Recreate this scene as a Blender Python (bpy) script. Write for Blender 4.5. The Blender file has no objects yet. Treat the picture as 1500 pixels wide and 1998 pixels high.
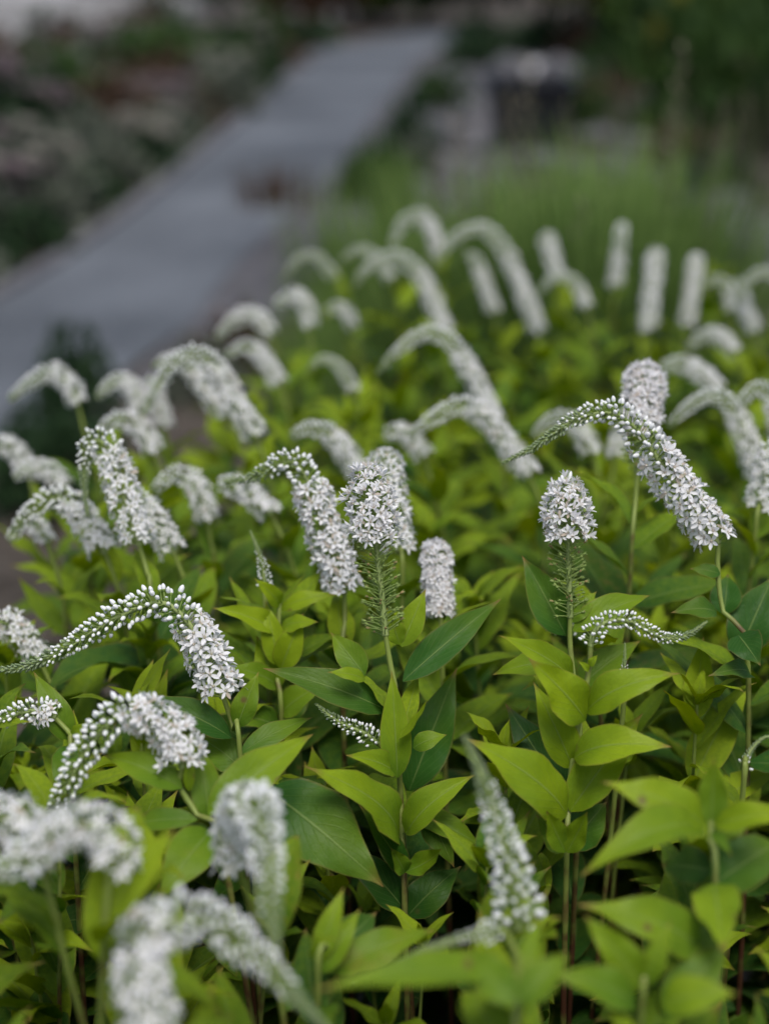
import bpy, math, random
import numpy as np
from mathutils import Vector, Matrix, noise as mnoise

random.seed(11)
rng = random.Random(11)
R = math.radians

# ------------------------------------------------------------------ camera, sky, sun, exposure
scn = bpy.context.scene
CAM = Vector((0, 0, 1.0)); PITCH = R(20); HALF = 0.24; FOCUS = 0.875
cd = bpy.data.cameras.new('camera'); co = bpy.data.objects.new('camera', cd)
scn.collection.objects.link(co); scn.camera = co
co.location = CAM; co.rotation_euler = (R(90) - PITCH, 0, 0)
cd.sensor_fit = 'HORIZONTAL'; cd.sensor_width = 24; cd.lens = 50
cd.clip_start = 0.02; cd.clip_end = 500
cd.dof.use_dof = True; cd.dof.focus_distance = FOCUS; cd.dof.aperture_fstop = 3.0

world = bpy.data.worlds.new('World'); scn.world = world; world.use_nodes = True
wn = world.node_tree.nodes; wl = world.node_tree.links
bg = wn['Background']; sky = wn.new('ShaderNodeTexSky'); sky.sky_type = 'NISHITA'
SUN_EL, SUN_AZ = 66, 165
sky.sun_disc = False; sky.sun_elevation = R(SUN_EL); sky.sun_rotation = R(SUN_AZ)
sky.air_density = 1.0; sky.dust_density = 4.0; sky.ozone_density = 1.0
wl.new(sky.outputs[0], bg.inputs[0]); bg.inputs[1].default_value = 0.09
sd = bpy.data.lights.new('sun', 'SUN'); so = bpy.data.objects.new('sun', sd); scn.collection.objects.link(so)
sd.energy = 1.5; sd.angle = R(25); sd.color = (1.0, 0.98, 0.95)
# light comes from the sky's sun direction (rotation measured from +Y towards +X)
sv = Vector((math.sin(R(SUN_AZ)) * math.cos(R(SUN_EL)), math.cos(R(SUN_AZ)) * math.cos(R(SUN_EL)), math.sin(R(SUN_EL))))
so.rotation_euler = (-sv).to_track_quat('-Z', 'Y').to_euler()
scn.view_settings.view_transform = 'Standard'; scn.view_settings.look = 'None'
scn.view_settings.exposure = 0.55; scn.view_settings.gamma = 1
scn.cycles.use_denoising = True
scn.cycles.max_bounces = 8; scn.cycles.transmission_bounces = 6; scn.cycles.diffuse_bounces = 4

FWD = Vector((0, math.cos(PITCH), -math.sin(PITCH))); UP = Vector((0, math.sin(PITCH), math.cos(PITCH))); RT = Vector((1, 0, 0))
def P(px, py, z):
    """photo pixel (1500 wide) at depth z along the lens axis"""
    u = (px - 750) / 750 * HALF; v = -(py - 999) / 750 * HALF
    return CAM + (FWD + RT * u + UP * v) * z
def G(px, py, h=0.0):
    """photo pixel to the point where its ray meets height h"""
    d = P(px, py, 1.0) - CAM
    return CAM + d * ((h - CAM.z) / d.z)
def proj(w):
    d = w - CAM; z = d.dot(FWD)
    return 750 + d.dot(RT) / z / HALF * 750, 999 - d.dot(UP) / z / HALF * 750, z

# ------------------------------------------------------------------ helpers
COL = scn.collection
def link(name, data, parent=None, loc=None):
    o = bpy.data.objects.new(name, data); COL.objects.link(o)
    if parent is not None: o.parent = parent
    if loc is not None: o.location = loc
    return o
def tag(o, label, cat, group=None, kind=None):
    o['label'] = label
    if cat: o['category'] = cat
    if group: o['group'] = group
    if kind: o['kind'] = kind
    return o
def thing(name, loc, label, cat, group=None):
    return tag(link(name, None, None, loc), label, cat, group)
class MB:
    def __init__(s): s.v = []; s.f = []; s.m = []; s.uv = []; s.n = 0
    def add(s, v, f, m=0, uv=None, M=None):
        if M is not None: v = [M @ Vector(q) for q in v]
        b = s.n; s.v += [tuple(q) for q in v]; s.n += len(v)
        s.f += [tuple(i + b for i in q) for q in f]
        s.m += m if isinstance(m, list) else [m] * len(f)
        s.uv += uv if uv else [(0.0, 0.0)] * len(v)
    def mesh(s, name, mats, smooth=True):
        me = bpy.data.meshes.new(name); me.from_pydata(s.v, [], s.f)
        for m in mats: me.materials.append(m)
        me.polygons.foreach_set('material_index', s.m)
        if smooth: me.polygons.foreach_set('use_smooth', [True] * len(s.f))
        ul = me.uv_layers.new(name='UVMap')
        idx = np.empty(len(me.loops), dtype=np.int32); me.loops.foreach_get('vertex_index', idx)
        ul.data.foreach_set('uv', np.array(s.uv, dtype=np.float32)[idx].ravel())
        me.update(); return me
def tube(mb, pts, rad, sides=6, m=0, cap=True):
    n = len(pts); pts = [Vector(p) for p in pts]
    if not isinstance(rad, (list, tuple)): rad = [rad] * n
    v = []; uv = []; f = []; ref = Vector((0.31, 0.2, 0.93)); a = None
    for i in range(n):
        t = (pts[min(i + 1, n - 1)] - pts[max(i - 1, 0)]).normalized()
        if a is None:
            a = t.cross(ref)
            if a.length < 1e-3: a = t.cross(Vector((1, 0, 0)))
        else: a = a - t * a.dot(t)
        a.normalize(); b = t.cross(a)
        for k in range(sides):
            g = 2 * math.pi * k / sides
            v.append(pts[i] + (a * math.cos(g) + b * math.sin(g)) * rad[i]); uv.append((i / (n - 1), k / sides))
    for i in range(n - 1):
        for k in range(sides):
            k2 = (k + 1) % sides
            f.append((i * sides + k, i * sides + k2, (i + 1) * sides + k2, (i + 1) * sides + k))
    if cap: f.append(tuple((n - 1) * sides + k for k in range(sides)))
    mb.add(v, f, m, uv)
def catmull(pts, n):
    pts = [Vector(p) for p in pts]; q = [pts[0] * 2 - pts[1]] + pts + [pts[-1] * 2 - pts[-2]]
    raw = []
    for i in range(len(pts) - 1):
        a, b, c, d = q[i:i + 4]
        for k in range(14):
            t = k / 14
            raw.append(0.5 * ((2 * b) + (c - a) * t + (2 * a - 5 * b + 4 * c - d) * t * t + (3 * b - a - 3 * c + d) * t ** 3))
    raw.append(pts[-1])
    L = [0.0]
    for i in range(1, len(raw)): L.append(L[-1] + (raw[i] - raw[i - 1]).length)
    out = []; j = 0
    for k in range(n):
        s = L[-1] * k / (n - 1)
        while j < len(L) - 2 and L[j + 1] < s: j += 1
        w = (s - L[j]) / max(L[j + 1] - L[j], 1e-9)
        out.append(raw[j].lerp(raw[j + 1], min(max(w, 0), 1)))
    return out, L[-1]

# ------------------------------------------------------------------ materials
def mat(name):
    m = bpy.data.materials.new(name); m.use_nodes = True
    return m, m.node_tree.nodes, m.node_tree.links, m.node_tree.nodes['Principled BSDF']
def nd(N, typ, **kw):
    n = N.new(typ)
    for k, v in kw.items():
        if hasattr(n, k): setattr(n, k, v)
        else: n.inputs[k].default_value = v
    return n
def mixc(N, L, fac, a, b, mode='MIX'):
    n = N.new('ShaderNodeMix'); n.data_type = 'RGBA'; n.blend_type = mode
    for sock, val in ((n.inputs[0], fac), (n.inputs[6], a), (n.inputs[7], b)):
        if hasattr(val, 'is_linked') or isinstance(val, bpy.types.NodeSocket): L.new(val, sock)
        else: sock.default_value = val if not isinstance(val, tuple) or len(val) == 4 else val + (1,)
    return n.outputs[2]
def mathn(N, L, op, a, b=0.0, clamp=False):
    n = N.new('ShaderNodeMath'); n.operation = op; n.use_clamp = clamp
    for s, v in ((n.inputs[0], a), (n.inputs[1], b)):
        if isinstance(v, bpy.types.NodeSocket): L.new(v, s)
        else: s.default_value = v
    return n.outputs[0]
def ramp(N, L, val, p0, p1):
    n = N.new('ShaderNodeMapRange'); n.interpolation_type = 'SMOOTHSTEP'
    L.new(val, n.inputs[0]); n.inputs[1].default_value = p0; n.inputs[2].default_value = p1
    return n.outputs[0]
def translucent(m, N, L, B, col, fac):
    t = N.new('ShaderNodeBsdfTranslucent'); mx = N.new('ShaderNodeMixShader'); out = N['Material Output']
    if isinstance(col, bpy.types.NodeSocket): L.new(col, t.inputs[0])
    else: t.inputs[0].default_value = col + (1,)
    mx.inputs[0].default_value = fac
    L.new(B.outputs[0], mx.inputs[1]); L.new(t.outputs[0], mx.inputs[2]); L.new(mx.outputs[0], out.inputs[0])

def make_leaf_mat():
    m, N, L, B = mat('loosestrife_leaf')
    oi = N.new('ShaderNodeObjectInfo'); sep = N.new('ShaderNodeSeparateColor'); L.new(oi.outputs['Color'], sep.inputs[0])
    young, dark, red = sep.outputs[0], sep.outputs[1], sep.outputs[2]
    uv = N.new('ShaderNodeUVMap'); sx = N.new('ShaderNodeSeparateXYZ'); L.new(uv.outputs[0], sx.inputs[0])
    s, v = sx.outputs[0], sx.outputs[1]
    tc = N.new('ShaderNodeTexCoord')
    off = N.new('ShaderNodeVectorMath'); off.operation = 'ADD'
    cmb = N.new('ShaderNodeCombineXYZ'); r20 = mathn(N, L, 'MULTIPLY', oi.outputs['Random'], 37.0)
    L.new(r20, cmb.inputs[0]); L.new(r20, cmb.inputs[1]); L.new(tc.outputs['Object'], off.inputs[0]); L.new(cmb.outputs[0], off.inputs[1])
    def nz(scale, detail=3, rough=.55):
        n = nd(N, 'ShaderNodeTexNoise'); n.inputs['Scale'].default_value = scale; n.inputs['Detail'].default_value = detail
        n.inputs['Roughness'].default_value = rough; L.new(off.outputs[0], n.inputs['Vector']); return n.outputs['Fac']
    big, mid, fine = nz(22), nz(90, 4), nz(520, 3)
    av = mathn(N, L, 'ABSOLUTE', mathn(N, L, 'SUBTRACT', v, 0.5))            # 0 midrib .. .5 edge
    # young leaves: yellow towards tip and edges
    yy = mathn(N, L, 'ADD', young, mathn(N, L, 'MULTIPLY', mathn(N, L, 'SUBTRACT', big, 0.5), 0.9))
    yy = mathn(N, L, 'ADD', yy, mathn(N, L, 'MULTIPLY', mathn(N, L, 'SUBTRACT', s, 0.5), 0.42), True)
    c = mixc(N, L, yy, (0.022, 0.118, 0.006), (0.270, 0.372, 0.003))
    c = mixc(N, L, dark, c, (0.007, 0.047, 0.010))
    mot = ramp(N, L, mid, 0.3, 0.75)
    c = mixc(N, L, mathn(N, L, 'MULTIPLY', mot, 0.34), c, (0.30, 0.36, 0.10), 'MIX') if False else mixc(N, L, mathn(N, L, 'MULTIPLY', mot, 0.30), c, (0.55, 0.68, 0.35), 'MULTIPLY')
    # side veins: chevrons
    w = mathn(N, L, 'SUBTRACT', mathn(N, L, 'MULTIPLY', s, 9.0), mathn(N, L, 'MULTIPLY', av, 7.0))
    fr = mathn(N, L, 'ABSOLUTE', mathn(N, L, 'SUBTRACT', mathn(N, L, 'FRACT', w), 0.5))
    vein = mathn(N, L, 'SUBTRACT', 1.0, ramp(N, L, fr, 0.0, 0.09), True)
    rib = mathn(N, L, 'SUBTRACT', 1.0, ramp(N, L, av, 0.008, 0.030), True)
    vv = mathn(N, L, 'MAXIMUM', mathn(N, L, 'MULTIPLY', vein, 0.13), mathn(N, L, 'MULTIPLY', rib, 0.45))
    c = mixc(N, L, vv, c, (0.24, 0.33, 0.10))
    # pinkish brown tip and margin
    tip = mathn(N, L, 'MULTIPLY', ramp(N, L, mathn(N, L, 'ADD', s, mathn(N, L, 'MULTIPLY', mid, 0.12)), 0.90, 1.08), 0.9)
    edge = mathn(N, L, 'MULTIPLY', ramp(N, L, av, 0.445, 0.5), 0.30)
    blot = mathn(N, L, 'MULTIPLY', ramp(N, L, big, 0.52, 0.72), red)
    rr = mathn(N, L, 'MAXIMUM', mathn(N, L, 'MAXIMUM', tip, edge), blot, True)
    c = mixc(N, L, rr, c, (0.26, 0.13, 0.05))
    # small brown specks and bites
    vo = N.new('ShaderNodeTexVoronoi'); vo.inputs['Scale'].default_value = 95; L.new(off.outputs[0], vo.inputs['Vector'])
    vs = N.new('ShaderNodeSeparateColor'); L.new(vo.outputs['Color'], vs.inputs[0])
    spot = mathn(N, L, 'MULTIPLY', mathn(N, L, 'GREATER_THAN', vs.outputs[0], 0.93), mathn(N, L, 'SUBTRACT', 1.0, ramp(N, L, vo.outputs['Distance'], 0.10, 0.30)))
    c = mixc(N, L, mathn(N, L, 'MULTIPLY', spot, ramp(N, L, big, 0.42, 0.62)), c, (0.13, 0.075, 0.03))
    # paler underside
    geo = N.new('ShaderNodeNewGeometry')
    c = mixc(N, L, mathn(N, L, 'MULTIPLY', geo.outputs['Backfacing'], 0.12), c, (0.15, 0.22, 0.06))
    L.new(c, B.inputs['Base Color']); B.inputs['Roughness'].default_value = 0.43; B.inputs['Specular IOR Level'].default_value = 0.16
    bp = N.new('ShaderNodeBump'); bp.inputs['Strength'].default_value = 0.55; bp.inputs['Distance'].default_value = 0.0012
    h = mathn(N, L, 'SUBTRACT', mathn(N, L, 'ADD', mathn(N, L, 'MULTIPLY', fine, 0.35), mathn(N, L, 'MULTIPLY', mid, 0.9)), mathn(N, L, 'MAXIMUM', mathn(N, L, 'MULTIPLY', vein, 0.2), mathn(N, L, 'MULTIPLY', rib, 0.5)))
    L.new(h, bp.inputs['Height']); L.new(bp.outputs[0], B.inputs['Normal'])
    ct = mixc(N, L, 1.0, c, (1.4, 1.25, 0.3, 1), 'MULTIPLY')
    translucent(m, N, L, B, ct, 0.26)
    return m
LEAF = make_leaf_mat()

def simple(name, c1, c2, scale=60, rough=0.6, trans=0.0, island=False, bump=0.0, spec=0.3):
    m, N, L, B = mat(name)
    tc = N.new('ShaderNodeTexCoord'); n = nd(N, 'ShaderNodeTexNoise'); n.inputs['Scale'].default_value = scale; n.inputs['Detail'].default_value = 5
    L.new(tc.outputs['Object'], n.inputs['Vector'])
    f = ramp(N, L, n.outputs['Fac'], 0.3, 0.7)
    if island:
        g = N.new('ShaderNodeNewGeometry'); f = mathn(N, L, 'ADD', mathn(N, L, 'MULTIPLY', f, 0.4), mathn(N, L, 'MULTIPLY', g.outputs['Random Per Island'], 0.6))
    c = mixc(N, L, f, c1, c2); L.new(c, B.inputs['Base Color'])
    B.inputs['Roughness'].default_value = rough; B.inputs['Specular IOR Level'].default_value = spec
    if bump:
        bp = N.new('ShaderNodeBump'); bp.inputs['Strength'].default_value = 0.6; bp.inputs['Distance'].default_value = bump
        L.new(n.outputs['Fac'], bp.inputs['Height']); L.new(bp.outputs[0], B.inputs['Normal'])
    if trans: translucent(m, N, L, B, c, trans)
    return m
def make_stem_mat():
    m, N, L, B = mat('loosestrife_stem')
    uv = N.new('ShaderNodeUVMap'); sx = N.new('ShaderNodeSeparateXYZ'); L.new(uv.outputs[0], sx.inputs[0])
    tc = N.new('ShaderNodeTexCoord'); n = nd(N, 'ShaderNodeTexNoise'); n.inputs['Scale'].default_value = 70; L.new(tc.outputs['Object'], n.inputs['Vector'])
    f = mathn(N, L, 'ADD', mathn(N, L, 'MULTIPLY', sx.outputs[0], 1.0), mathn(N, L, 'MULTIPLY', mathn(N, L, 'SUBTRACT', n.outputs['Fac'], 0.5), 0.9))
    c = mixc(N, L, ramp(N, L, f, 0.05, 0.40), (0.20, 0.26, 0.05), (0.085, 0.032, 0.016))  # reddish brown lower stem, colour darkened further for the shade under the leaves
    L.new(c, B.inputs['Base Color']); B.inputs['Roughness'].default_value = 0.55
    return m
STEM = make_stem_mat()
PETAL = simple('petal_white', (0.87, 0.87, 0.885), (0.91, 0.91, 0.91), 300, 0.55, 0.36, True)
def fade(m):
    N = m.node_tree.nodes; L = m.node_tree.links; B = N['Principled BSDF']; src = B.inputs['Base Color'].links[0].from_socket
    g = N.new('ShaderNodeNewGeometry'); f = mathn(N, L, 'MULTIPLY', mathn(N, L, 'GREATER_THAN', g.outputs['Random Per Island'], 0.972), 0.75)
    L.new(mixc(N, L, f, src, (0.42, 0.30, 0.18)), B.inputs['Base Color'])
fade(PETAL)
BUDW = simple('bud_white', (0.78, 0.81, 0.80), (0.88, 0.89, 0.89), 300, 0.5, 0.10, True)
EYE = simple('flower_eye', (0.42, 0.38, 0.32), (0.58, 0.50, 0.42), 500, 0.7)
PED = simple('pedicel_green', (0.20, 0.30, 0.07), (0.31, 0.40, 0.12), 200, 0.6, 0.15)
RACH = simple('rachis_green', (0.20, 0.27, 0.08), (0.27, 0.33, 0.12), 120, 0.6)
TIPG = simple('bud_tip_green', (0.17, 0.25, 0.11), (0.33, 0.40, 0.23), 400, 0.65, 0.15, True)
SEED = simple('seed_case', (0.22, 0.17, 0.06), (0.30, 0.22, 0.10), 300, 0.7)

def ground_mat(name, c1, c2, c3, s1, s2, bump, rough=0.9):
    m, N, L, B = mat(name)
    tc = N.new('ShaderNodeTexCoord')
    a = nd(N, 'ShaderNodeTexNoise'); a.inputs['Scale'].default_value = s1; a.inputs['Detail'].default_value = 6; L.new(tc.outputs['Object'], a.inputs['Vector'])
    b = N.new('ShaderNodeTexVoronoi'); b.inputs['Scale'].default_value = s2; L.new(tc.outputs['Object'], b.inputs['Vector'])
    c = mixc(N, L, ramp(N, L, a.outputs['Fac'], 0.35, 0.68), c1, c2)
    sc = N.new('ShaderNodeSeparateColor'); L.new(b.outputs['Color'], sc.inputs[0])
    c = mixc(N, L, mathn(N, L, 'MULTIPLY', sc.outputs[0], 0.55), c, c3)
    L.new(c, B.inputs['Base Color']); B.inputs['Roughness'].default_value = rough; B.inputs['Specular IOR Level'].default_value = 0.2
    bp = N.new('ShaderNodeBump'); bp.inputs['Strength'].default_value = 0.8; bp.inputs['Distance'].default_value = bump
    L.new(b.outputs['Distance'], bp.inputs['Height']); L.new(bp.outputs[0], B.inputs['Normal'])
    return m
SOIL = ground_mat('soil', (0.030, 0.024, 0.018), (0.075, 0.062, 0.050), (0.13, 0.115, 0.10), 3, 45, 0.02)
PATHM = ground_mat('path_gravel', (0.055, 0.064, 0.076), (0.138, 0.155, 0.176), (0.165, 0.180, 0.20), 1.1, 90, 0.006)
GRAVEL = ground_mat('border_gravel', (0.045, 0.045, 0.052), (0.095, 0.095, 0.105), (0.15, 0.145, 0.15), 2.2, 38, 0.012)
PALEG = ground_mat('pale_gravel', (0.10, 0.10, 0.108), (0.165, 0.165, 0.175), (0.21, 0.205, 0.21), 1.0, 30, 0.01)
TERR = ground_mat('terrace_gravel', (0.17, 0.17, 0.165), (0.23, 0.225, 0.22), (0.28, 0.275, 0.27), 1.0, 30, 0.01)
KERBM = simple('kerb_stone', (0.09, 0.09, 0.10), (0.16, 0.16, 0.17), 9, 0.85, bump=0.004)
ROCK = simple('rock_grey', (0.065, 0.065, 0.072), (0.15, 0.15, 0.16), 7, 0.9, bump=0.02)
ROCKW = simple('rock_pale', (0.45, 0.45, 0.47), (0.62, 0.62, 0.63), 6, 0.85, bump=0.01)
POT = simple('black_plastic', (0.012, 0.013, 0.016), (0.022, 0.023, 0.027), 14, 0.45)
WALLW = simple('white_render', (0.50, 0.51, 0.53), (0.60, 0.60, 0.61), 2, 0.85)

# ------------------------------------------------------------------ setting
def sheet(name, poly, z, m, kind='structure', nsub=0):
    mb = MB(); mb.add([(x, y, z) for x, y in poly], [tuple(range(len(poly)))])
    o = link(name, mb.mesh(name, [m], False)); o['kind'] = kind; return o
sheet('ground', [(-150, -60), (150, -60), (150, 260), (-150, 260)], 0.0, SOIL)
# path: runs away from the viewer past the bed, its edges found on the ground
def strip(name, left, right, z, m):
    n = 24
    l, _ = catmull([Vector((x, y, z)) for x, y in left], n); r, _ = catmull([Vector((x, y, z)) for x, y in right], n)
    mb = MB(); mb.add(l + r, [(i, i + 1, n + i + 1, n + i) for i in range(n - 1)])
    o = link(name, mb.mesh(name, [m], False)); o['kind'] = 'structure'; return l, r
def gxy(px, py): g = G(px, py); return (g.x, g.y)
left_edge = [(-1.75, 0.6), (-1.45, 2.6), gxy(0, 588), gxy(210, 455), gxy(400, 300), gxy(560, 160), gxy(650, 96), (0.6, 17.5)]
right_edge = [(-1.05, 0.6), (-0.88, 2.5), gxy(60, 835), gxy(310, 705), gxy(480, 500), gxy(640, 350), gxy(760, 190), gxy(850, 98), (1.6, 17.0)]
pl, pr = strip('path', left_edge, right_edge, 0.010, PATHM)
def edging(pts, name):
    mb = MB()
    for i in range(len(pts) - 1):
        a, b = pts[i], pts[i + 1]; d = (b - a).normalized(); s = Vector((-d.y, d.x, 0)) * 0.035
        v = []
        for q in (a + d * 0.004, b - d * 0.004):
            v += [q - s + Vector((0, 0, -0.01)), q + s + Vector((0, 0, -0.01)), q + s * .8 + Vector((0, 0, 0.055)), q - s * .8 + Vector((0, 0, 0.055))]
        mb.add(v, [(0, 1, 2, 3), (4, 7, 6, 5), (0, 4, 5, 1), (1, 5, 6, 2), (2, 6, 7, 3), (3, 7, 4, 0)])
    o = link(name, mb.mesh(name, [KERBM], False)); o['kind'] = 'structure'
edging([p + Vector((-0.02, 0, -.035)) for p in pl], 'kerb')
# gravel to the right of the path, a pale stony track further off, a pale terrace behind the far bed
strip('gravel_border', [gxy(30, 845), gxy(250, 745), gxy(330, 690), (-.5, 5.0), (-.36, 6.6), (-.2, 9), (.1, 11.5), (.3, 14)], [gxy(110, 850), gxy(330, 750), gxy(440, 690), (-.1, 4.8), (.5, 6.6), (1.0, 8.5), (1.4, 11), (2.0, 14)], 0.006, GRAVEL)
strip('stony_track', [gxy(760, 420), gxy(850, 300), gxy(915, 200), gxy(960, 130), gxy(990, 90)], [gxy(870, 440), gxy(930, 310), gxy(985, 210), gxy(1080, 140), gxy(1180, 95)], 0.014, PALEG)
strip('scree', [gxy(1150, 330), gxy(1190, 260), gxy(1110, 150), gxy(1050, 110)], [gxy(1560, 560), gxy(1400, 330), gxy(1290, 240), gxy(1240, 140)], 0.018, GRAVEL)
strip('terrace', [(-9, 12.0), (-8, 16.6), (-7.0, 21), (-6, 30)], [(-3.6, 11.8), (-2.5, 13.4), (-1.6, 16.2), (0.5, 24)], 0.012, TERR)

# ------------------------------------------------------------------ leaves
def wprof(s):
    return (max(s, 0) ** 0.80) * (max(1 - s, 0) ** 1.42) / 0.2088
NS, NV = 13, 6
def leaf_grid(mid, cross, norm, half, fold, wave, ph, curl):
    """mid/cross/norm: lists along the leaf. half: half width (m)"""
    v = []; uv = []
    for i in range(NS + 1):
        s = i / NS; w = max(half * wprof(s), half * (0.05 if s < 0.08 else 0.0))
        for j in range(NV + 1):
            q = j / NV * 2 - 1
            up = abs(q) * w * fold - (q * q) * w * curl + wave * half * math.sin(s * 15 + ph + (1.7 if q > 0 else 0)) * q * q * min(1, 4 * s * (1 - s) * 1.3)
            v.append(mid[i] + cross[i] * (q * w) + norm[i] * up); uv.append((s, 0.5 + 0.5 * q))
    f = []
    for i in range(NS):
        for j in range(NV):
            a = i * (NV + 1) + j; f.append((a, a + 1, a + NV + 2, a + NV + 1))
    return v, f, uv
def leaf_variant(k, r):
    """unit-length leaf along +X, upper side +Z"""
    bend = r.uniform(0.15, 1.35); twist = r.uniform(-0.35, 0.35); side = r.uniform(-0.25, 0.25); tipc = r.choice([0, 0, 0.5, -0.3])
    mid = []; cr = []; no = []; p = Vector((0, 0, 0)); 
    for i in range(NS + 1):
        s = i / NS; a = bend * (0.35 - 1.0 * s) - tipc * max(0, s - .7) * 3; b = side * s
        d = Vector((math.cos(a) * math.cos(b), math.cos(a) * math.sin(b), math.sin(a)))
        if i: p = p + d / NS
        c = d.cross(Vector((0, 0, 1))).normalized() * -1
        n = d.cross(c); tw = Matrix.Rotation(twist * s, 3, d)
        mid.append(p.copy()); cr.append(tw @ c); no.append(tw @ n)
    if no[5].z < 0: no = [-q for q in no]
    v, f, uv = leaf_grid(mid, cr, no, r.uniform(0.118, 0.162), r.uniform(0.15, 0.60), r.uniform(0.05, 0.24), r.uniform(0, 6), r.uniform(0.0, 0.25))
    mb = MB(); mb.add(v, f, 0, uv); return mb.mesh('leaf', [LEAF])
lr = random.Random(5)
LEAFS = [leaf_variant(k, lr) for k in range(32)]
protect = []      # (px, py, depth, radius px): things that loose leaves must not cover
def guard(w, rad_m, leaf=0):
    x, y, z = proj(w); protect.append((x, y, z, rad_m / (0.00032 * z), leaf))
PROT = None
def blocked(base, tip, half, skip=False):
    global PROT
    if PROT is None: PROT = np.array(protect)
    PR = PROT[PROT[:, 4] < .5] if skip else PROT
    for q in (0.2, 0.4, 0.6, 0.8, 1.0):
        w = base.lerp(tip, q); x, y, z = proj(w)
        if z < 0.15: return True
        rp = half / (0.00032 * z) * (0.85 if q < 1 else 0.2)
        d = np.hypot(PR[:, 0] - x, PR[:, 1] - y)
        if np.any((d < PR[:, 3] * 0.85 + rp) & (z < PR[:, 2] - 0.004)): return True
    return False
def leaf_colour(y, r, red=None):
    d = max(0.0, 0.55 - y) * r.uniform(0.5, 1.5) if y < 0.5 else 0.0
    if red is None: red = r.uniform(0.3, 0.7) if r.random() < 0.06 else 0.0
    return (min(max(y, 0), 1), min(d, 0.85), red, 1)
def free_leaf(root, base, az, el, roll, length, y, r, check=True):
    """one of the shared leaf shapes, fixed to the stem at `base`"""
    me = r.choice(LEAFS); wid = r.uniform(0.88, 1.2)
    M = Matrix.Rotation(az, 4, 'Z') @ Matrix.Rotation(-el, 4, 'Y') @ Matrix.Rotation(roll, 4, 'X')
    vs = me.vertices; tip = base + (M.to_3x3() @ vs[len(vs) - 4].co) * length; md = base + (M.to_3x3() @ vs[(NS // 2) * (NV + 1) + NV // 2].co) * length
    sk = check == 'spikes'
    if check and (blocked(base, md, 0.16 * length * wid, sk) or blocked(md, tip, 0.10 * length * wid, sk)): return None
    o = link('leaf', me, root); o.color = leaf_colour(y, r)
    o.matrix_local = Matrix.Translation(base - root.location) @ M @ Matrix.Diagonal((length, length * wid, length, 1))
    return o
def set_leaf(root, b, t, wpx, y, zb, zt, arch=0.10, face=0.6, roll=0.0, red=None, r=rng, side=0.0):
    """a leaf seen singly in the photograph: base and tip as pixels at their depths"""
    B0, T0 = P(b[0], b[1], zb), P(t[0], t[1], zt); Ln = (T0 - B0).length; d0 = (T0 - B0).normalized()
    mc = (B0 + T0) / 2; tocam = (CAM - mc).normalized()
    n0 = (Vector((0, 0, 1)) * (1 - face) + tocam * face); n0 = (n0 - d0 * n0.dot(d0)).normalized()
    n0 = Matrix.Rotation(roll, 3, d0) @ n0; c0 = n0.cross(d0).normalized()
    pts = []
    for i in range(NS + 1):
        s = i / NS; pts.append(B0.lerp(T0, s) + n0 * (arch * Ln * 4 * s * (1 - s) * (1.15 - .3 * s)) + c0 * (side * Ln * 4 * s * (1 - s)))
    cr = []; no = []
    for i in range(NS + 1):
        d = (pts[min(i + 1, NS)] - pts[max(i - 1, 0)]).normalized(); c = (c0 - d * c0.dot(d)).normalized()
        tw = Matrix.Rotation(r.uniform(-.02, .02) + (i / NS - .5) * r.uniform(-.2, .2), 3, d); cr.append(tw @ c); no.append(tw @ (d.cross(c) if d.cross(c).dot(n0) > 0 else c.cross(d)))
    half = wpx / 2 * 0.00032 * (zb + zt) / 2 * 0.88
    loc = root.location
    v, f, uv = leaf_grid([q - loc for q in pts], cr, no, half * 1.04, r.uniform(.18, .52), r.uniform(.06, .22), r.uniform(0, 6), r.uniform(0, .2))
    mb = MB(); mb.add(v, f, 0, uv); o = link('leaf', mb.mesh('leaf', [LEAF]), root); o.color = leaf_colour(y, r, red)
    for i in range(1, NS, 2): guard(pts[i], half * wprof(i / NS) * 0.8, 1)
    return o

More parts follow.
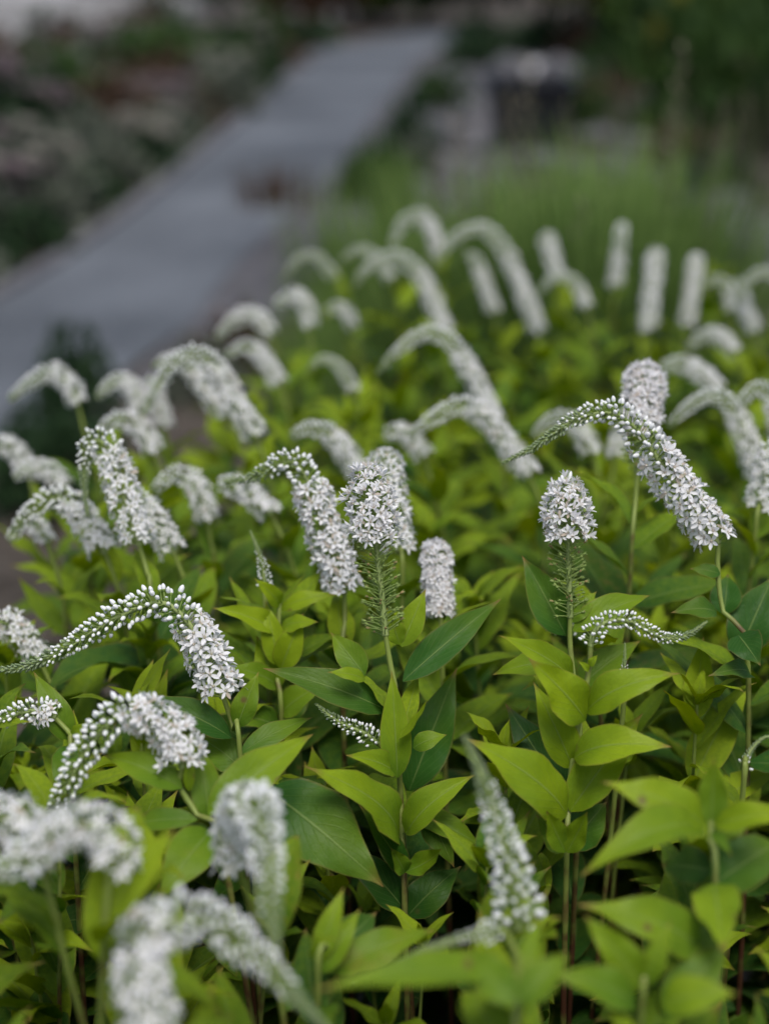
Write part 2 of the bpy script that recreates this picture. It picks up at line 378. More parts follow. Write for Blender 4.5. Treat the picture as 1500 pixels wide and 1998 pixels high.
# ------------------------------------------------------------------ florets (unit: metres, growing along +Z from the axis)
def lathe(mb, prof, sides, m, z0=0.0):
    v = []; f = []
    for (rr, zz) in prof:
        for k in range(sides): g = 2 * math.pi * k / sides; v.append((rr * math.cos(g), rr * math.sin(g), zz + z0))
    n = len(prof)
    for i in range(n - 1):
        for k in range(sides): f.append((i * sides + k, i * sides + (k + 1) % sides, (i + 1) * sides + (k + 1) % sides, (i + 1) * sides + k))
    f.append(tuple((n - 1) * sides + k for k in range(sides)))
    mb.add(v, f, m)
FM = [PED, PETAL, EYE, BUDW, TIPG, SEED]
def pedicel(mb, L, r0=0.00042, r1=0.00034, bend=0.0):
    tube(mb, [(0, 0, 0), (bend * .5, 0, L * .5), (bend * .2, 0, L)], [r0, r0, r1], 4, 0)
def flower(open_a, seed, hi):
    r = random.Random(seed); mb = MB(); L = 0.0092; pedicel(mb, L)
    lathe(mb, [(0.0004, -0.0006), (0.0011, 0.0002), (0.0010, 0.0014)], 5, 0, L)                        # calyx
    np_ = 5 if r.random() < .85 else 6
    for k in range(np_):
        g = 2 * math.pi * (k + r.uniform(-.09, .09)) / np_; a = open_a + r.uniform(-.16, .16); ln = 0.0053 * r.uniform(.88, 1.1); wd = 0.00102 * r.uniform(.9, 1.15)
        rows = [(0.0, .5), (.28, .85), (.55, 1.12), (.82, .74), (1.0, .10)] if hi else [(0, .6), (.55, 1.15), (1, .15)]
        v = []; 
        for (s, w) in rows:
            aa = a + (s - .5) * 0.35
            rad = 0.0006 + ln * s * math.sin(aa); zz = 0.0010 + ln * s * math.cos(aa)
            for q in ((-1, 0, 1) if hi else (-1, 1)): v.append((rad, q * wd * w, zz + (0.0003 * abs(q) if hi else 0)))
        c = 3 if hi else 2
        f = [(i * c + j, i * c + j + 1, (i + 1) * c + j + 1, (i + 1) * c + j) for i in range(len(rows) - 1) for j in range(c - 1)]
        mb.add(v, f, 1, None, Matrix.Translation((0, 0, L)) @ Matrix.Rotation(g, 4, 'Z'))
    lathe(mb, [(0.0009, 0.0008), (0.0007, 0.0016), (0.0002, 0.0028)], 5, 2, L)                       # ovary
    if hi:
        for k in range(5):
            g = 2 * math.pi * (k + .5) / 5
            tube(mb, [(0.0006 * math.cos(g), 0.0006 * math.sin(g), L + .001), (0.0016 * math.cos(g), 0.0016 * math.sin(g), L + .0036)], [0.00013, 0.00022], 3, 1 if k % 2 else 2)
    return mb
def bud(L, rr, hh, white, sides=6):
    mb = MB(); pedicel(mb, L, .0004, .0003)
    lathe(mb, [(0.0003, -0.0004), (rr * .75, hh * .10), (rr * .85, hh * .28)], sides, 0 if white else 4, L)
    lathe(mb, [(rr * .80, hh * .22), (rr, hh * .48), (rr * .82, hh * .78), (rr * .25, hh)], sides, 3 if white else 4, L)
    return mb
def spent(seed):
    r = random.Random(seed); mb = MB(); L = 0.0095; pedicel(mb, L, .00048, .00040, r.uniform(-.0015, .0015))
    lathe(mb, [(0.0003, -0.0003), (0.0010, .0004), (0.0011, .0013), (0.0002, .0022)], 5, r.choice([0, 0, 0, 5]), L)
    for k in range(4):
        g = 2 * math.pi * k / 4 + r.random(); tube(mb, [(0.0007 * math.cos(g), 0.0007 * math.sin(g), L + .0006), (0.0016 * math.cos(g), 0.0016 * math.sin(g), L + .0026)], [.0003, .00008], 3, 0)
    return mb
MBS = {'flower': [flower(1.15, 1, True), flower(1.3, 2, True), flower(0.95, 3, True), flower(1.42, 4, True), flower(0.6, 5, True)],
       'far_flower': [flower(1.15, 11, False), flower(1.3, 12, False), flower(0.9, 13, False)],
       'flower_bud': [bud(.0072, .00155, .0046, True), bud(.0068, .0014, .0043, True), bud(.0076, .0016, .0052, True)],
       'mid_bud': [bud(.0062, .00120, .0034, True), bud(.0057, .00112, .0032, True)],
       'small_bud': [bud(.0042, .00085, .0024, True, 5), bud(.0040, .00085, .0024, False, 5)],
       'tiny': [bud(.0022, .00075, .0024, False, 4), bud(.0025, .0007, .0026, False, 4)],
       'spent_stalk': [spent(21), spent(22), spent(23), spent(24)]}
MESH = {k: [m.mesh(k if k != 'far_flower' else 'flower', FM) for m in v] for k, v in MBS.items()}
ARR = {k: [(np.array(m.v), m.f, m.m) for m in v] for k, v in MBS.items()}
class Join:
    def __init__(s): s.v = []; s.f = []; s.m = []; s.n = 0
    def add(s, key, M, r):
        a, f, mm = r.choice(ARR[key]); A = np.array(M); s.v.append(a @ A[:3, :3].T + A[:3, 3]); b = s.n; s.n += len(a)
        s.f += [tuple(i + b for i in q) for q in f]; s.m += mm
    def mesh(s, name):
        me = bpy.data.meshes.new(name); me.from_pydata(np.concatenate(s.v), [], s.f)
        for m in FM: me.materials.append(m)
        me.polygons.foreach_set('material_index', s.m); me.polygons.foreach_set('use_smooth', [True] * len(s.f)); me.update(); return me

def build_spike(root, pts, Rm, f_spent, f_open, f_bud, near, r, size=1.0, fx=1.0):
    """pts: 3D points, base of the raceme to its tip. f_*: where spent stalks, open flowers and buds end (0..1)"""
    N = 60; cl, L = catmull(pts, N); loc = root.location
    mb = MB(); tube(mb, [q - loc for q in cl], [0.0017 * (1 - .75 * i / (N - 1)) * min(1.1, Rm / .010) + .0002 for i in range(N)], 6)
    sp = link('flower_spike', mb.mesh('flower_spike', [RACH]), root)
    J = Join(); JT = Join(); ang = r.uniform(0, 6); s = 0.0; k = Rm / 0.0125 * size; cnt = 0
    while s < L:
        t = s / L; i = min(int(t * (N - 1)), N - 2); c = cl[i].lerp(cl[i + 1], t * (N - 1) - i); tg = (cl[min(i + 2, N - 1)] - cl[max(i - 1, 0)]).normalized()
        if t < f_spent: key, lean, step, sc = 'spent_stalk', .45, .00034, k * r.uniform(.7, 1.05)
        elif t < f_open: key, lean, step, sc = ('flower' if near else 'far_flower'),   .30, (.00058 if fx > .9 else .00021) if near else .00088, k * r.uniform(.9, 1.12)
        elif t < f_bud:
            q = (t - f_open) / max(f_bud - f_open, 1e-3); lean = .35 + .5 * q
            key = 'flower_bud' if q < .52 else ('mid_bud' if q < .86 else 'small_bud'); step = .00070 - .00026 * q
            sc = k * (1.08 - .22 * (q / .52) if q < .52 else (1.12 - .28 * (q - .52) / .34 if q < .86 else 1.15 - .15 * (q - .86) / .14)) * r.uniform(.9, 1.08)
        else:
            q = (t - f_bud) / max(1 - f_bud, 1e-3); key = 'small_bud' if q < .12 else 'tiny'; lean = .9 + .8 * q; step = .00042; sc = k * (1.2 - .75 * q) * (0.9 if q < .12 else 1.12)
        if f_open > 1 and t > .88: lean += 1.7 * ((t - .88) / .12)
        ang += 2.39996 + r.uniform(-.25, .25)
        a = tg.cross(Vector((.21, .13, .97))).normalized(); b = tg.cross(a)
        rad = a * math.cos(ang) + b * math.sin(ang)
        up = Vector((0, 0, 1)); upp = up - tg * up.dot(tg)
        d = (rad + tg * lean + upp * (0.38 if key != 'tiny' else .1) + Vector((r.uniform(-1, 1), r.uniform(-1, 1), r.uniform(-.9, 1))) * (.34 if key == 'spent_stalk' else .13)).normalized()
        if key == 'flower' and t - f_spent > .02 and t > f_open - .05 and r.random() < .55: key = 'flower_bud'
        if key == 'flower' and r.random() < .06: key = 'flower_bud'
        M = Matrix.Translation(c - loc) @ d.to_track_quat('Z', 'Y').to_matrix().to_4x4() @ Matrix.Rotation(r.uniform(0, 6.28), 4, 'Z') @ Matrix.Diagonal((sc * fx, sc * fx, sc, 1))
        if key == 'tiny' or (key == 'small_bud'): JT.add(key, M, r)
        elif near:
            nm = {'mid_bud': 'flower_bud'}.get(key, key)
            o = link(nm, r.choice(MESH[key]), sp); o.matrix_local = M; cnt += 1
        else: J.add(key, M, r)
        s += step * max(.75, k)
    if J.n: o = link('florets', J.mesh('florets'), sp); o['kind'] = 'stuff'
    if JT.n: o = link('bud_tip', JT.mesh('bud_tip'), sp); o['kind'] = 'stuff'
    for i in range(0, N, 3): guard(cl[i], Rm * (1.0 if i / N < f_open else .7))
    return cl

def build_stem(root, pts, r0=0.0014, r1=0.0022, cut=0.0):
    cl, L = catmull(pts, 26); mb = MB(); loc = root.location; c2, _ = catmull(pts, 70)
    if cut < 0: return cl, L
    if cut: c2, _ = catmull(c2[min(int(cut / L * 69), 60):], 70)
    tube(mb, [q - loc for q in c2], [(r0 + (r1 - r0) * i / 69) * (1.0 + .16 * max(0, math.sin(i * .9)) ** 6) * (min(1, .35 + i / 12) if cut else 1) for i in range(70)], 7)
    link('stem', mb.mesh('stem', [STEM]), root); return cl, L
def dress(root, cl, L, start, r, ytop=.75, ybot=.05, n=15, lmax=.105, l0=.045, span=.30, check=True):
    """leaves up the stem, small and yellow-green on top, large and dark below"""
    az = r.uniform(0, 6.28); d = start; first = None
    for k in range(n):
        q = k / max(n - 1, 1); i = min(int(d / L * 25), 24); w = d / L * 25 - i; b = cl[i].lerp(cl[min(i + 1, 25)], min(max(w, 0), 1))
        if b.z < 0.06 or d >= L: break
        az += 2.399 + r.uniform(-.3, .3)
        ln = (l0 + (lmax - l0) * min(1, q * 2.0)) * r.uniform(.85, 1.15)
        el = R(55 - 45 * min(1, q * 1.5)) + r.uniform(-.25, .25)
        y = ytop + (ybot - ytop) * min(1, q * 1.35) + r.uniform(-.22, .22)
        for _ in range(4):
            if free_leaf(root, b, az, el, r.uniform(-.3, .3), ln, y, r, check):
                first = d if first is None else first; break
            az += 1.1; ln *= .93; el -= .12
        d += span / n * (0.55 + .9 * q)
    return first or start

# ------------------------------------------------------------------ flowering plants, one row each
# z depth, radius (m), pixels base->tip (x, y[, extra depth]), spent/open/bud fractions, near, stem pixels (x, y[, dz]) below the base or None, label
GP = 'white gooseneck flower stems in the bed'
def head(x0, y0, x1, y1, back=.05):
    """a raceme that rises and then nods away from the viewer"""
    dx, dy = x1 - x0, y1 - y0
    return [(x0, y0), (x0 + dx * .5, y0 + dy * .5), (x0 + dx * .85, y0 + dy * .88, back * .15), (x1, y1, back * .55), (x1, y1 + abs(dy) * .10, back), (x1, y1 + abs(dy) * .35, back * 1.35)]
SP = [
 # close by
 ('f1', .60, .0118, [(300, 2090), (288, 1990), (278, 1900), (292, 1830), (350, 1795), (430, 1812), (500, 1868), (560, 1930), (640, 2010)], 0, .42, .80, 0, None, 'thick white flower arch with long green tip beside an upright nodding spike'),
 ('f2', .665, .0118, [(468, 1700, .035), (466, 1630, .03), (482, 1580, .012), (505, 1590, -.02), (520, 1670, -.04), (528, 1760, -.05), (540, 1860, -.055)], 0, .38, .85, 0, [(500, 1800, .05), (540, 1900, .06)], 'stout nodding spike, white crown above pale green buds, beside large dark glossy leaf'),
 ('f3a', .65, .0105, [(215, 1705), (228, 1655), (205, 1622), (150, 1612), (90, 1640), (30, 1690), (-30, 1720)], 0, .62, .9, 0, None, 'short dense white flower arch overlapping another white head'),
 ('f3b', .68, .0112, [(85, 1700), (62, 1640), (20, 1600), (-35, 1600), (-90, 1640)], 0, .6, .9, 0, None, 'dense white flower head tucked behind a short white arch'),
 ('f4', .79, .0112, [(356, 1500), (350, 1455), (305, 1408), (245, 1393), (195, 1432), (155, 1490), (118, 1560), (92, 1630)], 0, .36, .90, 1, [(345, 1525), (390, 1600), (440, 1690)], 'white flower arch with drooping budded end on a leaning reddish stem'),
 ('f5', .87, .0118, [(436, 1362), (408, 1290), (372, 1222), (322, 1178), (262, 1190), (200, 1222), (130, 1266), (60, 1298), (0, 1308), (-45, 1308)], 0, .30, .74, 1, [(455, 1420), (470, 1500)], 'long sharp arch of white buds and star flowers with tapering green tip'),
 ('f6', .86, .0088, [(108, 1402), (82, 1388), (40, 1392), (0, 1410), (-40, 1432)], 0, .18, .8, 1, [(138, 1440), (140, 1520)], 'short spike of white buds above broad green leaves below the long arch'),
 ('f7', 1.0, .0105, [(78, 1290), (48, 1252), (12, 1218), (-40, 1212)], 0, .7, .95, 0, None, 'soft white flower head behind the long arch with green tip'),
 ('c1', .875, .0138, [(752, 1240), (746, 1175), (738, 1105), (731, 1040), (724, 990, .003), (717, 944, .012)], .56, 1.01, 1.02, 1, [(762, 1300), (772, 1350), (780, 1530), (785, 1640), (790, 1800)], 'upright white flower head over a bottle-brush of bare green stalks and tall upright leaf'),
 ('c1b', 1.0, .0115, head(778, 1080, 752, 905), 0, .72, .9, 0, [(785, 1160)], 'white flower spike standing close behind the bottle-brush flower head'),
 ('c2', .90, .0132, [(1112, 1205), (1110, 1140), (1108, 1060), (1106, 1010), (1104, 966, .010)], .58, 1.01, 1.02, 1, [(1112, 1260), (1122, 1350), (1130, 1500)], 'dome shaped white flower head on bare stalked stem with broad upright green leaf'),
 ('c3', .97, .0092, head(858, 1205, 850, 1082, .03), 0, .75, .9, 1, [(862, 1270)], 'small white flower spike behind a pointed yellow-green leaf'),
 ('c4', .965, .0118, [(672, 1160), (652, 1092), (630, 1030), (612, 975), (593, 925), (563, 900), (528, 915), (490, 932), (440, 942)], 0, .52, .80, 1, [(672, 1230), (668, 1330)], 'hook shaped white flower spike with buds on its bend and thin green tip'),
 ('r1', .915, .0120, [(1402, 1060), (1362, 1008), (1312, 940), (1272, 880), (1236, 832), (1190, 806), (1130, 816), (1080, 846), (1035, 876), (982, 902)], 0, .42, .72, 1, [(1400, 1110), (1412, 1200), (1460, 1330)], 'sweeping white arch crossing before a round flower head, green tip reaching over leaves'),
 ('r1b', 1.0, .0122, head(1243, 925, 1258, 742), .18, .9, .95, 1, [(1238, 1000), (1230, 1110)], 'round-topped white flower spike behind the sweeping arch with open stars'),
 ('r2', .85, .0075, [(1152, 1262), (1158, 1235), (1185, 1214), (1225, 1212), (1265, 1232), (1300, 1246), (1340, 1240), (1378, 1214)], 0, .0, .74, 1, [(1150, 1300), (1135, 1380), (1118, 1470), (1110, 1560), (1104, 1720)], 'curled spike of white buds with upturned tip on a yellow-green leafy shoot'),
 ('r3', .95, .0068, [(1135, 1222), (1110, 1222), (1080, 1228), (1050, 1215)], 0, 0, .65, 0, [(1160, 1250)], 'little sideways bud spike behind the stem of the dome shaped head'),
 ('r4', .90, .0050, [(1216, 1330), (1218, 1300), (1219, 1255)], 0, 0, .3, 0, [(1214, 1400)], 'tiny upright green bud spike among yellow-green leaves'),
 ('f8', .68, .0116, [(1012, 1815), (1003, 1730), (982, 1650), (958, 1570), (935, 1505), (908, 1440)], 0, .0, .68, 0, [(940, 1830, .03), (930, 1990, .03)], 'pale tapering spike of buds leaning with its green tip upward'),
 ('f9', .66, .0070, [(985, 1815), (920, 1828), (840, 1850), (760, 1885), (690, 1925)], 0, 0, .16, 0, [(1010, 1880), (1010, 1990)], 'low flat-lying green bud spike under the pale leaning spike'),
 ('f10', .87, .0072, [(738, 1452), (712, 1432), (680, 1418), (650, 1402), (618, 1375)], 0, .0, .68, 1, [(768, 1478), (780, 1520)], 'small cone of white buds beside the tall upright leaf'),
 ('f11', .97, .0058, [(518, 1150), (512, 1105), (500, 1065), (488, 1036)], 0, 0, .55, 0, [(520, 1230)], 'slim upright green bud spike over a yellow-green leafy shoot'),
 ('f12', .83, .0060, [(1448, 1500), (1462, 1468), (1490, 1440), (1520, 1440)], 0, 0, .1, 0, [(1448, 1560)], 'curled pale green young bud tip at the top of a leafy shoot'),
 # middle of the bed
 ('r5', 1.05, .0115, [(1480, 1000), (1492, 950), (1505, 900), (1520, 870), (1545, 880)], 0, .75, .9, 0, [(1470, 1070)], 'white flower spike with loose star flowers at its foot on yellow stem'),
 ('r5b', 1.2, .0110, [(1480, 935), (1458, 868), (1432, 805), (1392, 775), (1345, 795), (1305, 832)], 0, .5, .85, 0, None, 'white flower arch bending over behind the sweeping arch'),
 ('r5c', 1.2, .0110, [(1528, 870), (1515, 805), (1498, 765), (1468, 765), (1440, 795)], 0, .5, .85, 0, None, 'white flower hook next to a yellow-stemmed spike'),
 ('r6', 1.4, .0115, [(1402, 765), (1372, 735), (1332, 712), (1290, 718)], 0, .7, .9, 0, None, 'short white flower head lying almost flat on the leaves'),
 ('l1', 1.0, .0115, [(272, 1065), (248, 992), (226, 922), (208, 872), (184, 860), (167, 893), (164, 950), (170, 1005)], 0, .50, .72, 0, [(290, 1130), (300, 1200)], 'tall white hook with its green tip hanging straight down'),
 ('l1b', 1.05, .0100, [(340, 1080), (305, 1025), (278, 985), (262, 960)], 0, .8, .95, 0, None, 'white flower spike half hidden behind the tall hook'),
 ('l2', 1.05, .0110, [(205, 1080), (170, 1022), (142, 988), (110, 972), (70, 992), (25, 1035)], 0, .5, .8, 0, None, 'white arch with pale tip drooping before the tall hook'),
 ('l3', 1.08, .0080, [(92, 1062), (76, 1032), (50, 1024), (18, 1052)], 0, .5, .85, 0, None, 'small white flower arch low among the yellow-green leaves'),
 ('l4', 1.15, .0110, [(405, 1018), (392, 970), (372, 934), (340, 928), (298, 960)], 0, .55, .85, 0, None, 'white nodding flower arch on a long pale green stem'),
 ('l5', 1.12, .0110, [(530, 1005), (492, 968), (455, 948), (430, 945)], 0, .85, .95, 0, None, 'stubby white flower head behind the thin green tip of the hook'),
 ('l6', 1.22, .0110, [(302, 885), (278, 842), (242, 818), (195, 836)], 0, .6, .85, 0, None, 'white flower arch just behind the tall hook'),
 ('l7', 1.3, .0110, [(152, 790), (136, 752), (100, 728), (60, 748), (20, 780)], 0, .5, .85, 0, None, 'white arch standing free over the grey path'),
 ('l8', 1.25, .0110, [(55, 925), (36, 888), (5, 868), (-35, 885)], 0, .7, .9, 0, None, 'round white flower head at the bed edge above dark soil'),
 ('l9', 1.2, .0100, [(128, 955), (96, 920), (55, 918), (30, 930)], 0, .75, .95, 0, None, 'low white flower head at the bed edge beside a rounder one'),
 ('l10', 1.22, .0118, [(502, 855), (462, 792), (432, 735), (392, 695), (342, 708), (302, 765), (272, 825)], 0, .45, .75, 0, None, 'large white arch in the thick of a flower cluster'),
 ('l10b', 1.3, .0115, [(445, 810), (405, 765), (375, 722), (340, 700), (300, 715)], 0, .6, .85, 0, None, 'white flower spike inside the large arch of the cluster'),
 ('l10c', 1.32, .0105, [(275, 800), (262, 762), (230, 742), (190, 775)], 0, .55, .85, 0, None, 'faint white arch beside the flower cluster near the path'),
 ('l10d', 1.36, .0105, [(322, 835), (308, 785), (300, 750), (290, 740)], 0, .85, .95, 0, None, 'upright white spike behind the green tip of the large arch'),
 ('m1', 1.2, .0108, [(705, 930), (672, 882), (642, 848), (602, 838), (568, 852)], 0, .6, .85, 0, None, 'white arch behind the hook with buds on its bend'),
 ('m2', 1.3, .0112, [(968, 835), (942, 772), (908, 712), (877, 667), (832, 652), (782, 682), (735, 728)], 0, .48, .78, 0, None, 'high white arch rising from the middle of the bed'),
 ('m3', 1.2, .0112, [(1035, 930), (992, 872), (952, 822), (902, 794), (852, 814), (800, 850)], 0, .62, .9, 0, None, 'white arch below and before the high white arch'),
 ('m3b', 1.24, .0100, [(828, 895), (802, 855), (772, 842), (755, 855)], 0, .75, .95, 0, None, 'short white head meeting the tip of the lower arch'),
 ('m4', 1.42, .0090, [(692, 765), (662, 718), (630, 702), (598, 722)], 0, .1, .6, 0, None, 'pale green budded arch in the middle of the bed'),
 ('m5', 1.26, .0100, [(1155, 885), (1125, 832), (1082, 818), (1038, 852)], 0, .45, .8, 0, None, 'pale arch behind the green tip of the sweeping arch'),
 ('m6', 1.3, .0095, [(1198, 895), (1206, 858), (1213, 838), (1220, 845)], 0, .8, .95, 0, None, 'faint white upright spike beneath the sweeping arch'),
 ('l13', 1.45, .0110, [(545, 752), (517, 704), (482, 678), (438, 695)], 0, .6, .85, 0, None, 'white arch behind the flower cluster'),
 ('l11', 1.55, .0110, [(528, 655), (502, 618), (470, 618), (425, 658)], 0, .7, .9, 0, None, 'flat white arch beside a white hook at the path edge of the bed'),
 ('l12', 1.6, .0110, [(604, 640), (598, 598), (572, 578), (538, 594)], 0, .75, .92, 0, None, 'small white hook at the path edge of the bed'),
 # far side
 ('b1', 1.75, .0120, [(1052, 648), (1022, 575), (992, 505), (952, 452), (910, 452), (870, 484), (842, 525)], 0, .48, .8, 0, None, 'tallest white arch at the far side against the green grass'),
 ('b2', 1.7, .0118, [(870, 648), (842, 585), (817, 535), (772, 502), (722, 520), (688, 562)], 0, .45, .78, 0, None, 'white arch in front of the tallest far arch'),
 ('b3', 1.9, .0115, [(858, 498), (842, 448), (812, 422), (782, 442), (765, 485)], 0, .5, .8, 0, None, 'far white hook touching the tallest arch'),
 ('b4', 1.85, .0095, [(762, 545), (737, 504), (700, 488), (658, 515)], 0, .1, .65, 0, None, 'pale budded arch at the far side of the bed'),
 ('b5', 1.85, .0090, [(655, 545), (622, 504), (585, 503), (548, 550)], 0, .0, .6, 0, None, 'faintest pale green arch beside the path at the far side'),
 ('b6', 1.8, .0112, head(1090, 550, 1068, 468, .04), 0, .75, .9, 0, None, 'white knob shaped head above a pale low arch'),
 ('b7', 1.7, .0095, [(1145, 600), (1122, 555), (1085, 540), (1045, 578)], 0, .3, .7, 0, None, 'pale low arch under the white knob shaped head'),
 ('b8', 1.9, .0105, head(1200, 560, 1213, 445, .05), 0, .3, .8, 0, None, 'tall pale upright spike standing against the green grass'),
 ('b9', 1.7, .0118, head(1262, 648, 1279, 500, .05), 0, .7, .9, 0, None, 'thick white upright spike standing against the green grass'),
 ('b10', 1.75, .0110, head(1340, 638, 1358, 508, .05), 0, .65, .9, 0, None, 'slimmer white upright spike next to the thick one'),
 ('b11', 1.78, .0095, [(1428, 605), (1416, 558), (1390, 546), (1366, 566)], 0, .3, .7, 0, None, 'small pale arch beside the slimmer upright spike'),
 ('b12', 1.65, .0112, [(1472, 648), (1450, 595), (1440, 558), (1448, 548)], 0, .8, .95, 0, None, 'white spike leaning against a far arch near the rocks'),
 ('b12b', 1.62, .0105, [(1560, 640), (1545, 570), (1505, 535), (1470, 540), (1438, 588)], 0, .3, .7, 0, None, 'far white arch near the rocks'),
 ('b13', 1.55, .0100, [(1435, 690), (1402, 655), (1365, 662), (1345, 680)], 0, .6, .9, 0, None, 'low white head among leaves near the rocks'),
 ('b14', 1.86, .0105, [(965, 610), (942, 545), (926, 505), (905, 498)], 0, .7, .9, 0, None, 'white spike half hidden under the tallest far arch'),
 ('b15', 1.75, .0095, [(690, 640), (675, 610), (655, 600), (640, 610)], 0, .7, .9, 0, None, 'small low white head beside the far white hook'),
]
PLANTS = {}; deferred = []
for (pid, z, Rm, pts, fs, fo, fb, near, stem, lab) in SP:
    r = random.Random('s' + pid)
    if z > 1.1 and not near: Rm *= .88
    if not near and fb >= .6 and z > .95 and pid != 'l1': fb = fb + (1 - fb) * .62; fo = fo * .92
    w = [P(q[0], q[1], z + (q[2] if len(q) > 2 else 0)) for q in pts]
    base = w[0]; tan = (w[1] - w[0]).normalized()
    if stem: sp_ = [base] + [P(q[0], q[1], z + .002 + (q[2] if len(q) > 2 else 0)) for q in stem]
    else:
        dn = (-tan * .8 + Vector((0, .1, -1.0))).normalized()
        sp_ = [base, base + dn * .04, base + dn * .07 + Vector((r.uniform(-.01, .01), .01, -.06))]
    l = sp_[-1]; pv = (sp_[-1] - sp_[-2]).normalized()
    g = Vector((l.x + pv.x * .05 + r.uniform(-.02, .02), l.y + max(0, pv.y) * .05 + r.uniform(0, .03), 0))
    sp_ += [l.lerp(g, .5) + Vector((pv.x * .02, 0, 0)), g]
    root = thing('loosestrife_plant', g, lab, 'plant', GP)
    build_spike(root, w, Rm, fs, fo, fb, near, r, 1.0, {'c1': .66, 'c2': .68, 'r1b': .80, 'c3': .88}.get(pid, .97))
    cl, L = build_stem(root, sp_)
    PLANTS[pid] = (root, z, cl, L)
    deferred.append((pid, root, cl, L, r, z))
    if near: 
        for i in range(0, 14): guard(cl[i], .003)

# leafy shoots without flowers that the photograph shows singly
GS = 'leafy loosestrife shoots without flowers'
def shoot(pid, z, stem, lab, r0=.0014):
    sp_ = [P(q[0], q[1], z + (q[2] if len(q) > 2 else 0)) for q in stem]; l = sp_[-1]
    g = Vector((l.x, l.y + .02, 0)); sp_ += [l.lerp(g, .5), g]
    root = thing('loosestrife_shoot', g, lab, 'plant', GS)
    cl, L = build_stem(root, sp_, r0); PLANTS[pid] = (root, z, cl, L); return root
shoot('s1', .95, [(546, 1165), (542, 1250), (540, 1330), (550, 1420)], 'bright yellow-green leafy shoot beside the foot of the hook shaped spike')
shoot('s3', .72, [(1386, 1600), (1386, 1650), (1390, 1800)], 'broad star of leaves with an upright furled leaf at its centre')
shoot('s4', .665, [(1256, 1925), (1250, 1990)], 'pair of pointed leaves spread in a wide V before dark gaps')
shoot('s7', .845, [(500, 1545), (495, 1640)], 'shoot bearing one very large dark glossy leaf with pale midrib')
shoot('s8', .62, [(1010, 1860), (1010, 1960), (1000, 2100)], 'low shoot with a long flat leaf reaching sideways')
shoot('s9', .72, [(640, 1850), (620, 1940)], 'small shoot of three narrow upright pointed leaves')

def lv(pid, rows):
    root, z, cl, L = PLANTS[pid]
    for k, row in enumerate(rows):
        b, t, w, y, db, dt = row[:6]; kw = row[6] if len(row) > 6 else {}
        set_leaf(root, b, t, w, y, z + db, z + dt, r=random.Random(pid + str(k)), **{'red': 0.0, **kw})
lv('c1', [((776, 1518), (764, 1308), 60, .62, -.012, -.012, dict(face=.9, arch=.05)), ((786, 1330), (978, 1168), 66, .12, .005, .03, dict(arch=.06, face=.75)),
  ((798, 1545), (892, 1302), 92, .0, .04, .05, dict(face=.85, arch=.04)), ((758, 1388), (512, 1304), 74, .22, .005, .0, dict(arch=.08)),
  ((712, 1318), (645, 1234), 56, .40, .0, .01, dict(face=.85, arch=.06)), ((712, 1326), (638, 1312), 30, .80, -.005, -.015, dict(arch=.12)),
  ((783, 1262), (831, 1148), 52, .68, .004, .006, dict(face=.8, arch=.05)), ((780, 1258), (753, 1184), 40, .70, .004, .004, dict(face=.8)),
  ((777, 1442), (834, 1364), 24, .85, -.02, -.035, dict(arch=-.06, face=.3)), ((806, 1460), (872, 1434), 40, .5, .0, .0, dict(arch=.14)),
  ((770, 1508), (674, 1474), 50, .66, -.01, -.03, dict(arch=.12)), ((778, 1645), (590, 1494), 96, .72, -.01, -.06, dict(arch=.16, face=.5)),
  ((790, 1708), (698, 1568), 50, .12, .0, -.02, dict(arch=.08)), ((792, 1628), (928, 1512), 66, .68, -.006, -.01, dict(arch=.20, face=.55)),
  ((800, 1588), (945, 1655), 52, .5, .005, .0, dict(arch=.12)), ((824, 1575), (886, 1694), 62, .2, .005, .0, dict(arch=.10)),
  ((790, 1702), (862, 1656), 44, .5, -.01, -.03, dict(arch=-.14, face=.7)), ((790, 1704), (762, 1654), 36, .5, -.01, -.02, dict(arch=.05, face=.7)),
  ((792, 1780), (655, 1640), 70, .05, .005, .0, dict(arch=.1)), ((794, 1790), (900, 1690), 76, .08, .01, .02, dict(arch=.1))])
lv('s1', [((547, 1182), (495, 1128), 36, .9, 0, -.02, dict(face=.7)), ((548, 1190), (656, 1160), 36, .92, 0, -.005, dict(arch=.16)), ((541, 1236), (413, 1186), 46, .92, 0, -.02, dict(arch=.14)),
  ((548, 1224), (622, 1214), 38, .92, -.005, -.02, dict(arch=.1)), ((544, 1300), (518, 1172), 48, .85, -.006, -.006, dict(face=.85)), ((548, 1306), (592, 1196), 54, .84, -.006, -.01, dict(face=.85)),
  ((542, 1340), (438, 1300), 48, .55, 0, -.02, dict(arch=.14)), ((540, 1345), (500, 1240), 56, .7, .0, .0, dict(face=.85)), ((546, 1395), (640, 1330), 56, .5, 0, -.01, dict(arch=.12)),
  ((546, 1420), (420, 1395), 60, .35, 0, -.03, {}), ((548, 1420), (605, 1300), 60, .35, .02, .03, dict(face=.8))])
